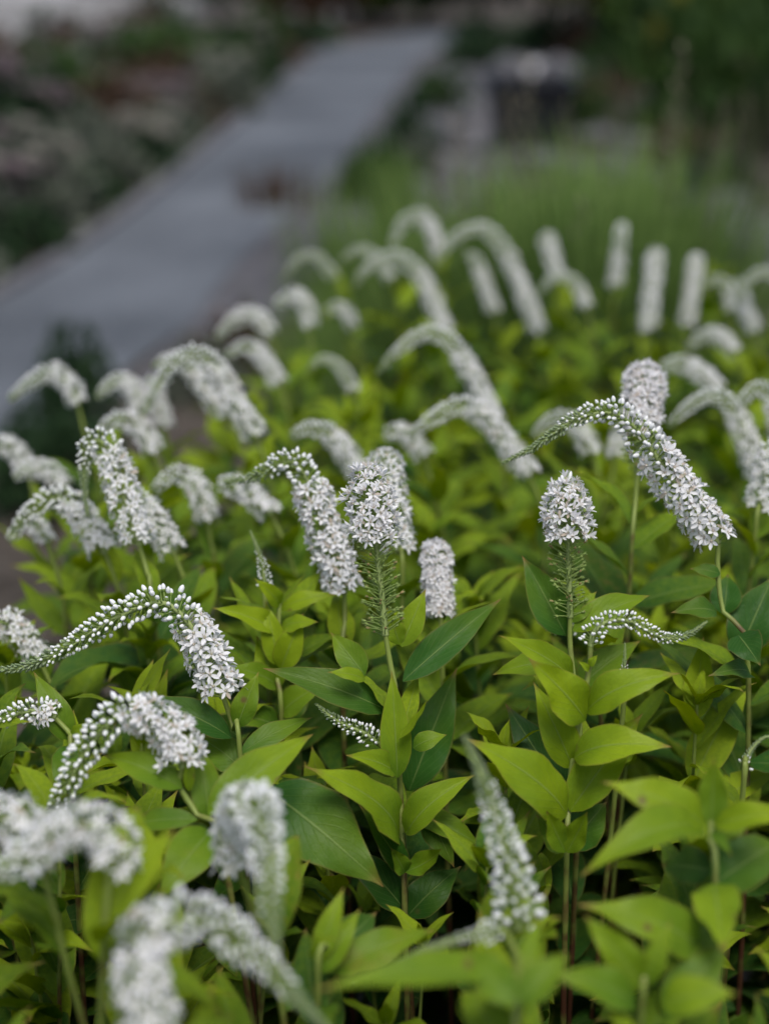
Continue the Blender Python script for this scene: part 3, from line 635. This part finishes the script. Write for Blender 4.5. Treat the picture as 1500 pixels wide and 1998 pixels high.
lv('r2', [((1142, 1405), (1030, 1284), 88, .86, -.005, -.03, dict(face=.7, arch=.08)), ((1142, 1390), (1328, 1314), 74, .84, -.005, -.02, dict(arch=.22)),
  ((1120, 1480), (1312, 1458), 82, .82, -.006, -.03, dict(arch=.20)), ((1106, 1592), (908, 1440), 108, .76, -.004, -.04, dict(arch=.12)), ((1112, 1584), (1254, 1392), 86, .78, -.004, .0, dict(arch=.07, face=.75)),
  ((1118, 1500), (1040, 1330), 70, .78, .004, .0, dict(face=.8)), ((1104, 1664), (1066, 1582), 48, .60, -.015, -.03, dict(face=.7, arch=-.05)), ((1106, 1664), (1146, 1584), 48, .60, -.015, -.03, dict(face=.7, arch=-.05)),
  ((1110, 1655), (1184, 1564), 80, .18, .005, .01, dict(face=.8)), ((1104, 1560), (985, 1372), 86, .0, .05, .06, dict(face=.85, arch=.04)), ((1102, 1660), (1045, 1590), 60, .4, 0, 0, {}),
  ((1150, 1300), (1166, 1278), 16, .85, -.002, -.004, {}), ((1148, 1310), (1128, 1290), 14, .85, -.002, -.004, {})])
lv('c2', [((1104, 1240), (1018, 1084), 76, .16, .005, .01, dict(face=.85, arch=.05)), ((1118, 1232), (1268, 1162), 60, .60, .0, .01, dict(arch=.12)), ((1114, 1215), (1164, 1154), 36, .55, .0, .005, {}),
  ((1118, 1330), (972, 1240), 60, .72, -.01, -.04, dict(arch=.10)), ((1116, 1300), (960, 1318), 60, .5, 0, .0, dict(arch=.2)), ((1122, 1350), (1250, 1250), 66, .35, .02, .03, dict(arch=.1)),
  ((1120, 1350), (1040, 1270), 60, .3, .02, .02, {})])
lv('s3', [((1375, 1612), (1172, 1526), 88, .76, 0, -.01, dict(arch=.14)), ((1372, 1622), (1128, 1714), 86, .64, 0, -.03, dict(arch=.24, face=.5)), ((1388, 1610), (1392, 1478), 62, .48, .0, -.005, dict(face=.85, arch=-.05)),
  ((1395, 1612), (1560, 1588), 58, .86, -.005, -.02, dict(arch=.12)), ((1390, 1625), (1428, 1672), 26, .45, -.01, -.03, dict(arch=.1)), ((1384, 1610), (1350, 1560), 40, .55, .0, .01, {}),
  ((1392, 1640), (1470, 1570), 60, .4, .01, .02, {}), ((1392, 1725), (1412, 1860), 92, .62, -.02, -.06, dict(arch=.06, face=.8)), ((1390, 1730), (1530, 1640), 110, .15, .0, .01, dict(arch=.1)),
  ((1386, 1700), (1290, 1690), 80, .1, .02, .03, dict(arch=.1))])
lv('s4', [((1254, 1925), (1138, 1784), 74, .62, -.005, -.01, dict(face=.75, arch=.07)), ((1258, 1925), (1310, 1796), 46, .6, -.005, -.005, dict(face=.7)), ((1368, 1860), (1122, 1766), 104, .56, .03, .01, dict(arch=.18)),
  ((1290, 1960), (1440, 1940), 80, .72, -.03, -.04, dict(arch=.15)), ((1240, 1960), (1070, 1900), 80, .5, -.02, -.03, dict(arch=.15)), ((1300, 1990), (1420, 1840), 96, .4, .01, .02, dict(face=.7))])
lv('s7', [((520, 1542), (749, 1732), 150, .20, .0, -.02, dict(arch=.10, face=.7, red=0.0)), ((505, 1560), (400, 1640), 70, .15, .01, 0, {})])
lv('s8', [((1010, 1905), (610, 1935), 84, .55, 0, -.03, dict(arch=.07, face=.35)), ((1005, 1960), (905, 1850), 80, .5, -.02, .0, dict(face=.8, red=.7)), ((1015, 1960), (1110, 1860), 70, .45, -.02, -.01, {}), ((1010, 1980), (1050, 1790), 60, .6, .0, .02, dict(face=.8))])
lv('s9', [((618, 1880), (671, 1730), 48, .72, 0, .01, dict(face=.8)), ((628, 1900), (704, 1772), 46, .5, 0, .01, dict(face=.8)), ((615, 1865), (655, 1832), 34, .7, -.02, -.04, dict(arch=.2)), ((640, 1900), (850, 1815), 70, .5, .01, .03, dict(arch=.12, red=.6)), ((635, 1880), (735, 1780), 80, .1, .04, .06, dict(face=.8))])
lv('f4', [((356, 1538), (200, 1474), 66, .55, 0, .01, dict(arch=.12, red=.9)), ((368, 1545), (372, 1462), 22, .7, 0, 0, {}), ((405, 1592), (612, 1432), 84, .62, .0, .03, dict(arch=.08, face=.65)), ((408, 1598), (392, 1455), 60, .45, .005, .02, dict(face=.8)),
  ((412, 1622), (306, 1760), 92, .5, .0, -.03, dict(arch=.15, face=.75, red=.8)), ((385, 1600), (225, 1620), 46, .45, .0, .01, dict(arch=.12)), ((430, 1660), (300, 1640), 84, .3, .01, .0, dict(arch=.1))])
lv('f5', [((452, 1440), (262, 1362), 62, .12, .005, .01, dict(arch=.14)), ((462, 1420), (505, 1310), 50, .4, 0, 0, dict(face=.8)), ((470, 1470), (610, 1400), 46, .3, 0, .02, {}), ((468, 1440), (400, 1400), 50, .35, .02, .03, {}), ((472, 1500), (390, 1440), 70, .4, .01, .02, {})])
lv('f6', [((138, 1440), (172, 1410), 22, .7, 0, -.01, dict(arch=.1)), ((140, 1450), (65, 1310), 56, .45, .005, .01, dict(face=.8)), ((140, 1460), (105, 1540), 50, .3, .0, -.02, dict(arch=.1))])
lv('r1', [((1398, 1195), (1308, 1196), 46, .2, .0, -.01, dict(arch=.16)), ((1405, 1120), (1345, 1110), 30, .2, 0, 0, {}), ((1440, 1240), (1484, 1300), 70, .0, -.02, -.04, dict(face=.8)), ((1412, 1200), (1420, 1120), 60, .1, .02, .03, dict(face=.8)), ((1465, 1320), (1380, 1320), 44, .2, -.01, -.03, dict(arch=.2)), ((1440, 1280), (1510, 1120), 90, .0, .02, .03, dict(face=.8))])

# ------------------------------------------------------------------ loose leaves on those plants, then more shoots to close the bed
explicit_n = {'c1': (.05, 20), 'r2': (.03, 20), 'c2': (.05, 16), 'f4': (.06, 15), 'f5': (.05, 15), 'f6': (.05, 14), 'r1': (.05, 14)}
for (pid, root, cl, L, r, z) in deferred:
    st, n = explicit_n.get(pid, (r.uniform(.012, .05), 12 if z < 1.45 else 9))
    dress(root, cl, L, st, r, r.uniform(.55, .95) if z < 1.2 else r.uniform(.6, 1.1), r.uniform(-.05, .15) if z < 1.2 else r.uniform(.05, .4), n + (5 if z < .75 else 0), r.uniform(.085, .11), .04 if z > .75 else .06, check='spikes' if pid in ('f1', 'f2', 'f3a', 'f3b') else True)
for pid in ('s1', 's3', 's4', 's7', 's8', 's9'):
    root, z, cl, L = PLANTS[pid]; dress(root, cl, L, .02, random.Random(pid), .55, 0, 18, .10, .06, .38)
taken = [(p[0].location.x, p[0].location.y) for p in PLANTS.values()]
def bed_left(y):
    t = [(.0, -.52), (.7, -.46), (.9, -.37), (1.1, -.285), (1.3, -.24), (1.6, -.17), (1.8, -.11), (2.0, .02)]
    for (a, b), (c, d) in zip(t, t[1:]):
        if y <= c: return b + (d - b) * (y - a) / (c - a)
    return .05
br = random.Random(77); tries = 0; nfill = 0
KINDS = [('mid green shoot', .50, .02), ('yellow-green shoot', .98, .35), ('low dark green shoot', .25, -.05)]
LABS = [(PLANTS[row[0]][0].location, row[-1]) for row in SP]
STOP = set('a an the its with and behind beside before below under over above among next to of at in on near against inside from for by just half crossing overlapping touching tucked lying standing'.split())
def beside(x, y):
    """name of the flowering plant that grows next to a spot"""
    lab = min(LABS, key=lambda q: (q[0].x - x) ** 2 + (q[0].y - y) ** 2)[1]; w = lab.replace(',', '').split()[:9]
    while w[-1] in STOP: w.pop()
    return ' '.join(w)
while tries < 9000 and nfill < 205:
    tries += 1; y = br.uniform(.42, 1.92); x = br.uniform(-.5, .30 * (.94 * y + .14) + .10)
    if x < bed_left(y) or x < -.30 * (.94 * y + .14) - .06: continue
    md = .043 if y < .95 else (.052 if y < 1.3 else .064)
    if any((x - a) ** 2 + (y - b) ** 2 < md * md for a, b in taken): continue
    taken.append((x, y)); nfill += 1; zc = .94 * y + .14
    edge = min(1, (x - bed_left(y)) / .10)
    far = min(max((y - .85) / .5, 0), 1)
    h = br.uniform(.49, .60) * (.86 + .14 * edge) + .02 * far
    k = br.random(); kind = KINDS[2] if k < .26 - .10 * far else (KINDS[1] if k > .66 - .12 * far else KINDS[0])
    if kind is KINDS[2]: h -= .05
    root = thing('loosestrife_shoot', Vector((x, y, 0)), kind[0] + ' next to the ' + beside(x, y), 'plant', GS)
    top = Vector((x + br.uniform(-.03, .03), y + br.uniform(-.03, .03), h))
    spts = [top, top.lerp(Vector((x, y, 0)), .4) + Vector((br.uniform(-.012, .012), br.uniform(-.012, .012), 0)), Vector((x, y, 0))]
    cl, L = build_stem(root, spts, cut=-1)
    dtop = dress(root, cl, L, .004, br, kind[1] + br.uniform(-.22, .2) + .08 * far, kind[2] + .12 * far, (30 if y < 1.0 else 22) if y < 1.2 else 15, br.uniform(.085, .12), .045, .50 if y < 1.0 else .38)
    cut = max(dtop - .004, 0); build_stem(root, spts, .0009 if cut < .03 else .0013, .0024, cut)
    i = cut / L * 25; tp = cl[int(i)].lerp(cl[min(int(i) + 1, 25)], i - int(i)); az = br.uniform(0, 6)
    for k in range(4):
        free_leaf(root, tp - Vector((0, 0, .002 * k)), az + k * 2.4, R(72 - 11 * k), br.uniform(-.3, .3), .020 + .007 * k, kind[1] + .25, br, False)
    if len(root.children) < 8:
        for c in list(root.children): bpy.data.objects.remove(c)
        bpy.data.objects.remove(root)

# ------------------------------------------------------------------ far side of the bed and the garden beyond
def quads(mb, n, r, box, size, up=.4, m=0, shell=.55, aspect=2.2):
    """leaf-sized faces spread through a mound"""
    for _ in range(n):
        g = r.uniform(0, 6.283); q = (r.uniform(shell ** 3, 1)) ** (1 / 3); e = math.asin(r.uniform(0.0, 1))
        wob = 1 + .22 * math.sin(3 * g + box[3]) + .15 * math.sin(5 * g + 2 * e + box[3] * 2)
        p = Vector((box[0] * math.cos(g) * math.cos(e), box[1] * math.sin(g) * math.cos(e), box[2] * math.sin(e))) * q * wob
        out = Vector((p.x, p.y, p.z + box[2] * up)).normalized(); out = (out + Vector((r.uniform(-.7, .7), r.uniform(-.7, .7), r.uniform(-.5, .7)))).normalized()
        sd_ = out.cross(Vector((r.uniform(-1, 1), r.uniform(-1, 1), r.uniform(-1, 1)))).normalized(); l = size * r.uniform(.6, 1.3)
        nn = out.cross(sd_) * l * .12
        mb.add([p, p + out * l * .5 + sd_ * l / aspect / 1 + nn, p + out * l, p + out * l * .5 - sd_ * l / aspect + nn], [(0, 1, 2, 3)], m)
def folmat(name, a, b): return simple(name, a, b, 8, .6, .22, True)
F_GREEN = folmat('foliage_green', (.018, .052, .010), (.060, .115, .022))
F_DARK = folmat('foliage_dark', (.012, .034, .014), (.035, .075, .025))
F_OLIVE = folmat('foliage_olive', (.06, .07, .006), (.17, .18, .015))
F_RUST = folmat('foliage_rust', (.045, .028, .017), (.12, .072, .042))
F_GREY = folmat('foliage_greygreen', (.085, .105, .072), (.17, .19, .145))
F_GRASS = folmat('grass_blade', (.085, .165, .030), (.20, .30, .075))
F_BUFF = folmat('dry_stalk', (.11, .10, .065), (.21, .19, .13))
H_PINK = folmat('flower_pink', (.22, .17, .18), (.38, .31, .33))
H_CREAM = folmat('flower_cream', (.24, .23, .19), (.38, .37, .32))
BARK = simple('bark', (.05, .04, .03), (.12, .10, .08), 20, .9, bump=.01)

mr = random.Random(31)
def mound_mesh(r, m, n, size):
    mb = MB(); quads(mb, n, r, (1, 1, 1, r.uniform(0, 6)), size); return mb.mesh('foliage', [m], False)
MOUND = {k: [mound_mesh(mr, m, 420, .24) for _ in range(2)] for k, m in (('green', F_GREEN), ('dark', F_DARK), ('olive', F_OLIVE), ('rust', F_RUST), ('grey', F_GREY))}
def head_mesh(m, r):
    mb = MB(); quads(mb, 60, r, (1, 1, .6, 2), .8, shell=.2, aspect=2); tube(mb, [(0, 0, -7), (.1, 0, -3), (0, 0, 0)], .12, 4); return mb.mesh('flower_head', [m], False)
HEADS = {'pink': [head_mesh(H_PINK, mr) for _ in range(2)], 'cream': [head_mesh(H_CREAM, mr) for _ in range(2)]}
def stems_mesh(r):
    mb = MB()
    for k in range(7):
        g = r.uniform(0, 6.3); tube(mb, [(0, 0, 0), (.25 * math.cos(g), .25 * math.sin(g), .4), (.55 * math.cos(g), .55 * math.sin(g), .85)], [.035, .025, .01], 4)
    return mb.mesh('stem', [BARK])
STEMM = stems_mesh(mr)
def bush(name, loc, rx, h, leaf, lab, cat, grp, heads=None, nh=0, r=mr):
    root = thing(name, loc, lab, cat, grp)
    o = link('foliage', r.choice(MOUND[leaf]), root); o['kind'] = 'stuff'; o.scale = (rx, rx * r.uniform(.85, 1.1), h); o.rotation_euler.z = r.uniform(0, 6)
    o = link('stem', STEMM, root); o.scale = (rx, rx, h * .9)
    for k in range(nh):
        g = r.uniform(0, 6.28); q = math.sqrt(r.random()) * .9; s = r.uniform(.026, .048)
        o = link('flower_head', r.choice(HEADS[heads]), root); o.location = (rx * q * math.cos(g), rx * q * math.sin(g), h * (1.12 - .4 * q * q) + r.uniform(-.02, .05)); o.scale = (s, s, s * .8)
    return root
# the flower border across the path
def path_left(y):
    for a, b in zip(pl, pl[1:]):
        if a.y <= y <= b.y: return a.x + (b.x - a.x) * (y - a.y) / (b.y - a.y)
    return pl[-1].x
GB = 'bushes in the border across the path'
spots = []
for _ in range(900):
    y = mr.uniform(3.6, 15.5); off = mr.uniform(.22, 3.4 if y > 7 else 1.7); x = path_left(y) - off; md = .30 if y < 8 else .46
    px, py, z = proj(Vector((x, y, .25)))
    if not (-260 < px < 800) or (y > 12.5 and x < -2.2) or any((x - a) ** 2 + (y - b) ** 2 < md * md for a, b, _ in spots): continue
    spots.append((x, y, off))
for x, y, off in spots:
    k = mr.random(); rx = mr.uniform(.17, .27) * (1 if y < 8 else 1.35); h = mr.uniform(.20, .40) * (.75 if off < .35 else 1)
    if k < .32: bush('flowering_bush', (x, y, 0), rx, h, (lf := mr.choice(['rust', 'dark', 'grey', 'grey', 'grey'])), {'rust': 'brown', 'dark': 'dark', 'grey': 'grey-green'}[lf] + ' leaved low bush with dull pink flower heads across the path', 'bush', GB, 'pink', 12)
    elif k < .48: bush('flowering_bush', (x, y, 0), rx, h, (lf := mr.choice(['green', 'grey', 'dark'])), {'green': 'green', 'dark': 'dark', 'grey': 'grey-green'}[lf] + ' leaved low bush with cream flower heads across the path', 'bush', GB, 'cream', 8)
    elif k < .82: bush('green_bush', (x, y, 0), rx, h, (lf := mr.choice(['green', 'dark', 'grey'])), {'green': 'mid green', 'dark': 'dark green', 'grey': 'grey-green'}[lf] + ' bush without flowers in the border across the path', 'bush', GB)
    else: bush('brown_bush', (x, y, 0), rx, h * .9, 'rust', 'brownish withered bush in the border across the path', 'bush', GB)

# tall grass behind the bed
def grass_mesh(r, n, h, rad, m, wid=.006):
    mb = MB()
    for _ in range(n):
        g = r.uniform(0, 6.28); q = rad * math.sqrt(r.random()) * .5; b = Vector((q * math.cos(g), q * math.sin(g), 0)); hh = h * r.uniform(.55, 1.05); lean = r.uniform(.02, .32) * hh; a = g + r.uniform(-.7, .7)
        d = Vector((math.cos(a), math.sin(a), 0)); s = Vector((-d.y, d.x, 0)) * wid
        v = []
        for t in (0, .35, .7, 1): c = b + d * lean * t * t + Vector((0, 0, hh * (t - .12 * t * t * lean / hh))); w = (1 - t) ** .6; v += [c - s * w, c + s * (w + .02)]
        mb.add(v, [(0, 1, 3, 2), (2, 3, 5, 4), (4, 5, 7, 6)])
    return mb.mesh('blades', [m], False)
GR = [grass_mesh(mr, 460, 1.08, .42, F_GRASS, .012) for _ in range(3)]
def stalk_mesh(r):
    mb = MB(); tube(mb, [(0, 0, 0), (.02, 0, .5), (.05, .01, 1)], [.004, .003, .002], 4)
    for k in range(26):
        t = .62 + .38 * k / 26; g = k * 2.4; p = Vector((.02 + .06 * (t - .5), 0, t)); d = Vector((math.cos(g), math.sin(g), .9)).normalized() * .035; mb.add([p, p + d * .5 + Vector((0, .006, 0)), p + d, p + d * .5 - Vector((0, .006, 0))], [(0, 1, 2, 3)])
    return mb.mesh('seed_stalk', [F_BUFF], False)
STK = stalk_mesh(mr)
def clump(loc, h, lab, grp, stalks=0, sh=1.15, wide=1.0):
    root = thing('grass_clump', loc, lab, 'grass', grp)
    o = link('blades', mr.choice(GR), root); o['kind'] = 'stuff'; o.scale = (h * wide, h * wide, h); o.rotation_euler.z = mr.uniform(0, 6)
    for k in range(stalks):
        q = link('seed_stalk', STK, root); q.location = (mr.uniform(-.1, .1), mr.uniform(-.1, .1), 0); q.scale = (h, h, h * sh * mr.uniform(.9, 1.15)); q.rotation_euler = (mr.uniform(-.1, .1), mr.uniform(-.1, .1), mr.uniform(0, 6))
    return root
GT = 'tall green grass clumps behind the bed'
for px, d, h, st in ((905, 2.35, .58, 1), (965, 2.55, .60, 2), (1040, 2.4, .58, 1), (1115, 2.6, .62, 2), (1190, 2.45, .60, 2), (1255, 2.65, .63, 1), (1325, 2.5, .58, 2), (1085, 2.95, .58, 1), (1225, 3.0, .62, 1), (990, 2.95, .54, 1), (1150, 2.3, .64, 0), (1070, 2.25, .58, 0), (1280, 2.3, .62, 0), ):
    y = (d - .137) / .94; x = (px - 750) * .00032 * d
    clump((x, y, 0), h, 'tall feathery green grass clump just behind the white flowers', GT, st)
for px, d, h, lab in ((600, 2.35, .40, 'low green clump leaning out towards the path'), (655, 2.3, .46, 'bushy green clump at the corner of the flower bed'), (680, 2.9, .54, 'slender green clump standing beside the grey path'), (620, 2.7, .42, 'short green clump near the path edge'), (725, 2.6, .44, 'short green clump between the path and the tall grass'), (770, 4.6, .38, 'dark distant grass clump on the stony ground'), (850, 2.5, .38, 'low green clump at the foot of the tall grass')):
    clump(((px - 750) * .00032 * d, (d - .137) / .94, 0), h, lab, 'single grass clumps by the path', 0, 1, .7)
g = G(540, 402); root = thing('rusty_tussock', g, 'rusty brown dead tussock at the edge of the path', 'grass')
o = link('blades', grass_mesh(mr, 110, .19, .34, F_RUST, .005), root); o['kind'] = 'stuff'
for px, py, h in ((1190, 300, .45), (1480, 520, .5), (1400, 460, .4), (1490, 400, .45)):
    g = G(px, py); root = thing('dry_stalk', g, 'thin buff dry seed stalk rising from the stony ground', 'stalk', 'dry seed stalks over the stony ground')
    for k in range(3):
        q = link('seed_stalk', STK, root); q.location = (mr.uniform(-.08, .08), mr.uniform(-.08, .08), 0); q.scale = (h * 1.5, h * 1.5, h * mr.uniform(.8, 1.1)); q.rotation_euler = (mr.uniform(-.12, .12), mr.uniform(-.12, .12), mr.uniform(0, 6))
# low dark plants at the bed's path side
for px, py, rx, h, lf in ((105, 900, .10, .16, 'dark'), (140, 800, .09, .15, 'dark'), (60, 860, .09, .12, 'dark'), (140, 710, .09, .15, 'dark'), (470, 640, .10, .12, 'rust'), (400, 700, .10, .12, 'grey')):
    g = G(px, py, .1); bush('ground_plant', (g.x, g.y, 0), rx, h, lf, 'low dark leafy plant on the soil between the white flowers and the path', 'plant', 'low plants along the bed edge')

# stones
def rock_mesh(r, m, sub=3, flat=.6):
    import bmesh
    bm = bmesh.new(); bmesh.ops.create_icosphere(bm, subdivisions=sub, radius=1); o = Vector((r.uniform(0, 50), r.uniform(0, 50), 0))
    for v in bm.verts:
        n = mnoise.noise(v.co * 1.1 + o) * .45 + mnoise.noise(v.co * 3 + o) * .14
        v.co = Vector((v.co.x, v.co.y, v.co.z * flat)) * (1 + n)
    me = bpy.data.meshes.new('boulder'); bm.to_mesh(me); bm.free(); me.materials.append(m)
    me.polygons.foreach_set('use_smooth', [True] * len(me.polygons)); return me
RK = [rock_mesh(mr, ROCK) for _ in range(5)]
def rock(px, py, s, lab, grp, me=None, sq=1.0):
    g = G(px, py); o = link('boulder', me or mr.choice(RK), None, g + Vector((0, 0, s * .25))); o.scale = (s, s * mr.uniform(.7, 1.1), s * sq); o.rotation_euler = (0, 0, mr.uniform(0, 6)); tag(o, lab, 'rock', grp)
for px, py, s in ((1420, 480, .16), (1460, 530, .17), (1400, 430, .13), (1480, 470, .09), (1350, 350, .08), (1230, 290, .10), (1160, 280, .11), (1110, 340, .10), (1300, 310, .09), (1430, 400, .08), (1060, 330, .10)):
    rock(px, py, s, 'grey boulder on the stony ground near the tall grass', 'grey boulders behind the tall grass')
for px, py, s in ((845, 390, .09), (800, 410, .08), (870, 350, .10), (830, 330, .09), (905, 300, .12), (880, 270, .10), (930, 240, .12), (960, 190, .13), (990, 150, .16), (1090, 150, .18), (1130, 165, .16), (900, 390, .08), (700, 440, .06), (640, 480, .05)):
    rock(px, py, s, 'grey stone lying along the pale stony track', 'stones along the stony track')
rock(1042, 150, .095, 'bright white stone behind the black pot', None, rock_mesh(mr, ROCKW, 3, .8), 1.1)
# black pot
g = G(1030, 285); root = thing('plant_pot', g, 'large black square plant pot on the stony ground', 'pot')
def frustum(w0, w1, z0, z1, inner=False):
    a = [(-w0, -w0, z0), (w0, -w0, z0), (w0, w0, z0), (-w0, w0, z0), (-w1, -w1, z1), (w1, -w1, z1), (w1, w1, z1), (-w1, w1, z1)]
    return a, [(0, 1, 5, 4), (1, 2, 6, 5), (2, 3, 7, 6), (3, 0, 4, 7)]
mb = MB(); v, f = frustum(.11, .135, 0, .30); mb.add(v, f + [(3, 2, 1, 0)]); v, f = frustum(.10, .123, .01, .30); mb.add(v, [q[::-1] for q in f]); link('body', mb.mesh('body', [POT], False), root)
mb = MB(); a, f = frustum(.146, .148, .275, .305); b, _ = frustum(.124, .124, .275, .305); mb.add(a + b, f + [(4, 5, 13, 12), (5, 6, 14, 13), (6, 7, 15, 14), (7, 4, 12, 15), (1, 0, 8, 9), (2, 1, 9, 10), (3, 2, 10, 11), (0, 3, 11, 8)]); link('rim', mb.mesh('rim', [POT], False), root)
mb = MB(); mb.add([(-.12, -.12, .26), (.12, -.12, .26), (.12, .12, .26), (-.12, .12, .26)], [(0, 1, 2, 3)]); link('potting_soil', mb.mesh('potting_soil', [SOIL], False), root); root.scale = (1.5, 1.5, 1.05)
g = G(1120, 262); bush('green_bush', (g.x, g.y, 0), .17, .24, 'green', 'small green bush beside the black pot', 'bush', None)
# bushes and trees that close the garden
GH = 'rounded green bushes on the far slope'
for px, py, rx, h, lf in ((1400, 268, .34, .55, 'green'), (1500, 300, .36, .60, 'green'), (1330, 190, .42, .60, 'green'), (1460, 190, .6, .8, 'olive'), (1560, 230, .6, .9, 'green'), (1270, 130, .45, .55, 'dark'), (1390, 130, .7, .9, 'green')):
    g = G(px, py); bush('round_bush', (g.x, g.y, 0), rx, h, lf, 'rounded leafy bush on the far slope beyond the boulders', 'bush', GH)
def tree(loc, h, rx, lf, lab, grp):
    root = thing('garden_tree', loc, lab, 'tree', grp)
    mb = MB(); tube(mb, [(0, 0, 0), (.04 * h, .02 * h, .3 * h), (.02 * h, 0, .7 * h)], [.045 * h, .03 * h, .012 * h], 8)
    for k in range(5):
        a = k * 1.3; z0 = h * (.22 + .08 * k); tube(mb, [(.03 * h, .01 * h, z0), (.03 * h + rx * .5 * math.cos(a), rx * .5 * math.sin(a), z0 + .18 * h)], [.018 * h, .006 * h], 5)
    link('trunk', mb.mesh('trunk', [BARK]), root)
    mb = MB()
    for k in range(9):
        a = k * 2.4; q = rx * .55 * math.sqrt(k / 9); M0 = Vector((q * math.cos(a), q * math.sin(a), h * mr.uniform(.12, .72))); t = MB(); quads(t, 170, mr, (rx * .55, rx * .55, h * .26, k), .16)
        mb.add([Vector(p) + M0 for p in t.v], t.f)
    o = link('crown', mb.mesh('crown', [MATS[lf]], False), root); o['kind'] = 'stuff'
MATS = {'green': F_GREEN, 'dark': F_DARK, 'olive': F_OLIVE, 'rust': F_RUST}
for px, d, h, rx, lf, lab in ((600, 17, 1.0, .7, 'rust', 'reddish brown shrubby tree beyond the end of the path'), (700, 18, 1.5, 1.0, 'dark', 'dark tree standing where the path ends'), (820, 17.5, 1.3, .9, 'green', 'green shrubby tree behind the end of the path'), (930, 17, 1.5, .9, 'dark', 'dark tree behind the stony track'),
   (1060, 16.5, 1.7, 1.0, 'dark', 'dark spreading tree behind the white stone'), (1200, 13, 1.35, .7, 'olive', 'yellow-green tree above the stony slope'), (1310, 14, 1.9, 1.0, 'dark', 'dark tree between yellow-green ones'), (1440, 13, 1.8, 1.0, 'olive', 'olive tree behind the rounded bushes'), (1560, 12, 1.9, 1.0, 'dark', 'dark tree at the corner of the slope'), (500, 19, 1.1, .9, 'green', 'low green tree behind the flower border'), (420, 21, .9, .8, 'dark', 'small dark tree beyond the pale terrace')):
    x = (px - 750) * .00032 * d; tree((x, (d - .3) / .94, 0), h, rx, lf, lab, 'trees closing the garden')
# white wall beyond the terrace
mb = MB(); v = [(-12, 26.0, 0), (-4.9, 26.0, 0), (-4.9, 26.3, 0), (-12, 26.3, 0)]; v += [(a, b, .75) for a, b, _ in v]
mb.add(v, [(0, 1, 5, 4), (1, 2, 6, 5), (2, 3, 7, 6), (3, 0, 4, 7), (4, 5, 6, 7)]); root = thing('garden_wall', (0, 0, 0), 'low white rendered wall beyond the pale terrace', 'wall'); link('wall_face', mb.mesh('wall_face', [WALLW], False), root)
mb = MB(); v = [(-12, 25.95, .752), (-4.85, 25.95, .752), (-4.85, 26.35, .752), (-12, 26.35, .752)]; v += [(a, b, .82) for a, b, _ in v]
mb.add(v, [(0, 1, 5, 4), (1, 2, 6, 5), (2, 3, 7, 6), (3, 0, 4, 7), (4, 5, 6, 7), (3, 2, 1, 0)]); link('coping', mb.mesh('coping', [WALLW], False), root)

for px, py, rx, h, lf in ((800, 310, .12, .24, 'dark'), (745, 370, .10, .18, 'green'), (855, 215, .16, .20, 'green'), (815, 345, .10, .16, 'grey'), (925, 130, .22, .20, 'dark'), (700, 400, .09, .16, 'green')):
    g = G(px, py); bush('gravel_plant', (g.x, g.y, 0), rx, h, lf, 'small green plant growing in the gravel beside the path', 'plant', 'green plants in the gravel')

# low dark plants that spill over the path's far edge
for k in range(14):
    y = 3.4 + k * .36; x = path_left(y) - mr.uniform(.14, .24)
    bush('edging_plant', (x, y, 0), mr.uniform(.10, .15), mr.uniform(.10, .20), 'dark' if k % 3 else 'grey', ('dark low plant' if k % 3 else 'grey-green low plant') + ' spilling over the edge of the path from the border', 'plant', 'low plants along the path edge')
for px, py, h in ((960, 330, .3), (1205, 330, .42), (1330, 360, .36), (880, 360, .3), (1455, 420, .4)):
    g = G(px, py); root = thing('dry_stalk', g, 'pale dry flower stalk standing among the stones', 'stalk', 'pale stalks among the stones')
    for k in range(4):
        q = link('seed_stalk', STK, root); q.location = (mr.uniform(-.08, .08), mr.uniform(-.08, .08), 0); q.scale = (h * 1.4, h * 1.4, h * mr.uniform(.8, 1.1)); q.rotation_euler = (mr.uniform(-.1, .1), mr.uniform(-.1, .1), mr.uniform(0, 6))
for px, py, rx, h, lf in ((1180, 230, .22, .2, 'rust'), (1260, 260, .2, .18, 'grey'), (1090, 110, .4, .3, 'dark'), (1200, 120, .4, .35, 'rust'), (1330, 330, .16, .16, 'rust'), (1400, 380, .14, .16, 'dark'), (930, 105, .25, .25, 'dark'), (1000, 100, .3, .2, 'grey'), (1150, 200, .16, .2, 'green')):
    g = G(px, py); bush('scree_plant', (g.x, g.y, 0), rx, h, lf, {'rust': 'brown withered', 'grey': 'grey-green', 'dark': 'dark green', 'green': 'mid green'}[lf] + ' low plant scattered over the stony ground', 'plant', 'low plants on the stony ground')
